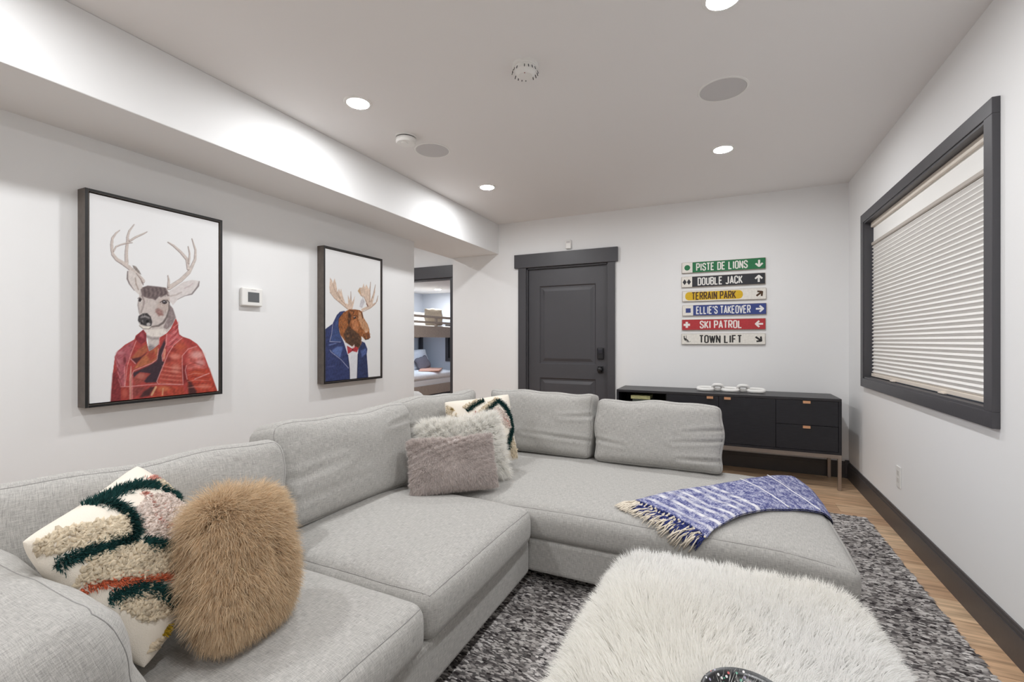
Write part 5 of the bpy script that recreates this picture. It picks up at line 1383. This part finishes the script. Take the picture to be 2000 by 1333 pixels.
# ------------------------------------------------------------------ wall and ceiling devices
T = thing('thermostat', 'white wall thermostat with grey screen between the two paintings', 'thermostat', (XL, 2.06, 1.497))
box('back_plate', (XL + 0.0005, 1.99, 1.435), (XL + 0.01, 2.13, 1.555), M_WHITEPL, T, 0.004)
box('body', (XL + 0.01, 1.985, 1.437), (XL + 0.034, 2.135, 1.559), M_WHITEPL, T, 0.008, 3)
box('screen', (XL + 0.034, 2.025, 1.463), (XL + 0.0348, 2.107, 1.53), M_GLASSY, T)
boxes('button', [((XL + 0.0338, 2.05, 1.545), (XL + 0.0352, 2.085, 1.549))], M_GREYPL, T)

T = thing('wall_sensor', 'small white door sensor on the wall above the charcoal header', 'sensor', (-1.555, YB, 2.275))
box('body', (-1.586, YB - 0.03, 2.222), (-1.524, YB - 0.0005, 2.322), M_WHITEPL, T, 0.008, 3)
box('lens_window', (-1.575, YB - 0.0312, 2.285), (-1.535, YB - 0.0298, 2.308), M_GREYPL, T)

T = thing('outlet_plate', 'white outlet plate low on the right wall', 'outlet', (XR, 3.6, 0.35))
box('plate', (XR - 0.006, 3.562, 0.285), (XR - 0.0005, 3.638, 0.415), M_WHITEPL, T, 0.002)
for z in (0.315, 0.36):
    box('socket', (XR - 0.0082, 3.584, z), (XR - 0.006, 3.616, z + 0.03), mat('socket_white', (214, 212, 208), 0.4), T, 0.001)

def speaker(x, y, label):
    T = thing('ceiling_speaker', label, 'speaker', (x, y, ZC), 'round in-ceiling speakers')
    for nm, prof, m in (('rim', [(0.118, 0.0), (0.119, -0.004), (0.128, -0.004), (0.131, 0.0)], M_WHITEPL), ('grille', [(0.118, 0.0), (0.117, -0.003), (0.06, -0.0042), (0, -0.0046)], M_GREYPL)):
        o = bpy.data.objects.new(nm, lathe_mesh(prof, 48)); o.data.materials.append(m); COL.objects.link(o); o.parent = T
speaker(0.0, 2.77, 'round grey ceiling speaker between the two right-hand recessed lights')
speaker(-1.92, 2.765, 'round grey ceiling speaker beside the low smoke alarm near the soffit')

T = thing('smoke_detector', 'white domed smoke detector with dark vent slots alone mid-ceiling', 'smoke detector', (-0.905, 2.11, ZC))
def local(nm, me, m, T, smooth=False):
    o = bpy.data.objects.new(nm, me); me.materials.append(m); COL.objects.link(o); o.parent = T
    if smooth: me.polygons.foreach_set('use_smooth', [True] * len(me.polygons))
    return o
local('base', lathe_mesh([(0.066, 0.0), (0.066, -0.012), (0.06, -0.016), (0.0, -0.016)], 40), M_WHITEPL, T)
local('dome', lathe_mesh([(0.056, -0.016), (0.054, -0.034), (0.042, -0.05), (0.036, -0.054), (0.0, -0.055)], 40), M_WHITEPL, T)
for k in range(20):
    if k % 5 == 4: continue
    a = math.radians(k * 18 + 200)
    bm = bmesh.new(); bm_box(bm, (-0.0018, -0.001, -0.046), (0.0018, 0.0012, -0.03)); me = bpy.data.meshes.new('slot'); bm.to_mesh(me); bm.free()
    me.transform(Matrix.Rotation(a + math.pi / 2, 4, 'Z') @ Matrix.Translation((0, -0.0515, 0)) @ Matrix.Rotation(math.radians(-20), 4, 'X'))
    local('vent_slot', me, M_BLACK, T)
local('indicator', lathe_mesh([(0.0, -0.0565), (0.003, -0.056), (0.003, -0.054)], 8, (0.01, -0.03, 0)), mat('indicator_red', (150, 70, 60), 0.4), T)
T = thing('smoke_alarm', 'flat white smoke alarm beside the grey speaker near the soffit', 'smoke detector', (-1.96, 2.51, ZC))
local('base', lathe_mesh([(0.07, 0.0), (0.07, -0.008), (0.0, -0.008)], 40), M_WHITEPL, T)
local('gap_ring', lathe_mesh([(0.060, -0.008), (0.060, -0.016), (0.0, -0.016)], 40), M_FRAMEIN, T)
local('cover', lathe_mesh([(0.067, -0.014), (0.068, -0.036), (0.06, -0.044), (0.0, -0.046)], 40), M_WHITEPL, T)
local('test_button', lathe_mesh([(0.0, -0.049), (0.02, -0.048), (0.022, -0.045)], 24, (0.0, -0.015, 0)), M_WHITEPL, T)

# ------------------------------------------------------------------ bunk room seen through the doorway
M_BUNK = mat('grey_brown_bunk_wood', (170, 157, 146), 0.6, var=(20, (12, 1, 12), 0.2))
M_DARKW = mat('dark_bunk_frame', (52, 52, 58), 0.5)
BK = thing('bunk_bed', 'grey-brown wooden bunk bed seen through the doorway', 'bunk bed', (-5.55, 7.2, 0))
U0, U1, V0, V1 = -6.08, -5.05, 6.15, 8.3
box('side_board', (U1 - 0.03, V0, 1.27), (U1, V1, 1.48), M_BUNK, BK, 0.003)
box('side_board', (U0, V0, 1.27), (U0 + 0.03, V1, 1.48), M_BUNK, BK, 0.003)
box('guard_rail', (U1 - 0.03, V0, 1.535), (U1, V1, 1.575), M_BUNK, BK, 0.003); box('guard_rail', (U1 - 0.03, V0, 1.64), (U1, V1, 1.685), M_BUNK, BK, 0.003)
for y in (6.6, 7.4, 8.0): box('guard_post', (U1 - 0.045, y, 1.45), (U1 - 0.005, y + 0.05, 1.66), M_BUNK, BK)
box('bunk_platform', (U0 + 0.03, V0, 1.395), (U1 - 0.03, V1, 1.42), M_DARKW, BK)
box('mattress', (U0 + 0.04, V0 + 0.03, 1.4205), (U1 - 0.035, V1 - 0.03, 1.50), mat('mattress_ticking', (232, 230, 226), 0.9), BK, 0.03, 3)
for x in (U0, U1 - 0.07):
    for y in (V0, V1 - 0.07): box('post', (x, y, 0.0), (x + 0.07, y + 0.07, 1.75), M_DARKW if y > 7 else M_BUNK, BK, 0.003)
box('lower_rail', (U1 - 0.03, V0, 0.18), (U1, V1, 0.36), M_BUNK, BK, 0.003); box('lower_platform', (U0, V0, 0.25), (U1 - 0.03, V1, 0.3), M_DARKW, BK)
box('mattress', (U0 + 0.02, V0 + 0.03, 0.3005), (U1 - 0.035, V1 - 0.06, 0.47), mat('mattress_ticking_low', (236, 236, 238), 0.9), BK, 0.03, 3)
def soft(name, dims, r, loc, phi, lean, rgb, label, cat, roll=0, group=None):
    M = frame_mat(loc, phi, lean, roll)
    m = mat(name + '_cloth', rgb, 0.9, var=(30, (1, 1, 1), 0.06))
    o = cushion(name, dims, r, (14, 12, 3), m, None, M, back_deform(len(label), puff=0.3))
    return tag(o, label, cat, group)
soft('duvet', (1.96, 0.98, 0.15), 0.06, (-5.545, 7.22, 0.528), -90, 90, (240, 241, 245), 'white duvet on the lower bunk bed', 'duvet', roll=90)
soft('bed_pillow', (0.60, 0.42, 0.14), 0.05, (-5.83, 7.83, 0.80), -8, 14, (232, 234, 240), 'white pillow leaning on the wall over the lower bunk', 'pillow', roll=6)
soft('bed_pillow', (0.34, 0.28, 0.12), 0.05, (-5.66, 7.80, 0.735), -12, 24, (112, 108, 116), 'dark grey pillow in front of the white one on the lower bunk', 'pillow', roll=16)
soft('folded_blanket', (0.42, 0.86, 0.03), 0.012, (-5.40, 7.72, 0.622), -90, 90, (222, 172, 152), 'peach blanket laid across the lower bunk', 'blanket', roll=30)
soft('bed_pillow', (0.36, 0.34, 0.12), 0.04, (-5.22, 7.55, 1.675), -35, 12, (206, 194, 176), 'beige woven pillow on the upper bunk behind the guard rail', 'pillow')
soft('bed_pillow', (0.5, 0.32, 0.14), 0.06, (-5.8, 7.95, 1.66), -20, 25, (240, 239, 236), 'white pillow at the back of the upper bunk', 'pillow')
fill_bar = thing('bunk_fill_light', 'added fill light bar under the upper bunk, unseen behind its side board', 'fill light', (-5.3, 7.3, 1.395))  # added, unseen: brightens the lower bunk with cool fill light
box('fill_housing', (-5.32, 6.9, 1.382), (-5.24, 7.7, 1.3945), M_WHITEPL, fill_bar)
M_COOL = bpy.data.materials.new('cool_fill_glow'); M_COOL.use_nodes = True
_c = M_COOL.node_tree.nodes['Principled BSDF']; _c.inputs['Emission Color'].default_value = (0.72, 0.84, 1, 1); _c.inputs['Emission Strength'].default_value = 26
box('fill_strip', (-5.315, 6.91, 1.377), (-5.245, 7.69, 1.3815), M_COOL, fill_bar)
w2 = thing('window_2', 'dark framed window low on the bunk room wall', 'window', (-5.2, 8.4, 0.8)); w2['kind'] = 'structure'
boxes('casing', [((-5.48, 8.37, 0.76), (-5.41, 8.4, 1.6)), ((-4.7, 8.37, 0.76), (-4.63, 8.4, 1.6)), ((-5.41, 8.37, 0.76), (-4.7, 8.4, 0.83)), ((-5.41, 8.37, 1.53), (-4.7, 8.4, 1.6))], M_TRIM, w2)
box('sash', (-5.41, 8.385, 0.83), (-5.36, 8.395, 1.53), M_BLACK, w2); box('pane', (-5.36, 8.39, 0.83), (-4.7, 8.398, 1.53), mat('bunk_window_pane', (150, 156, 168), 0.2), w2)
chr_ = soft('floor_pouf', (0.42, 0.42, 0.42), 0.2, (-4.35, 5.75, 0.215), -60, 0, (226, 224, 220), 'rounded white pouf at the left edge of the doorway', 'pouf')
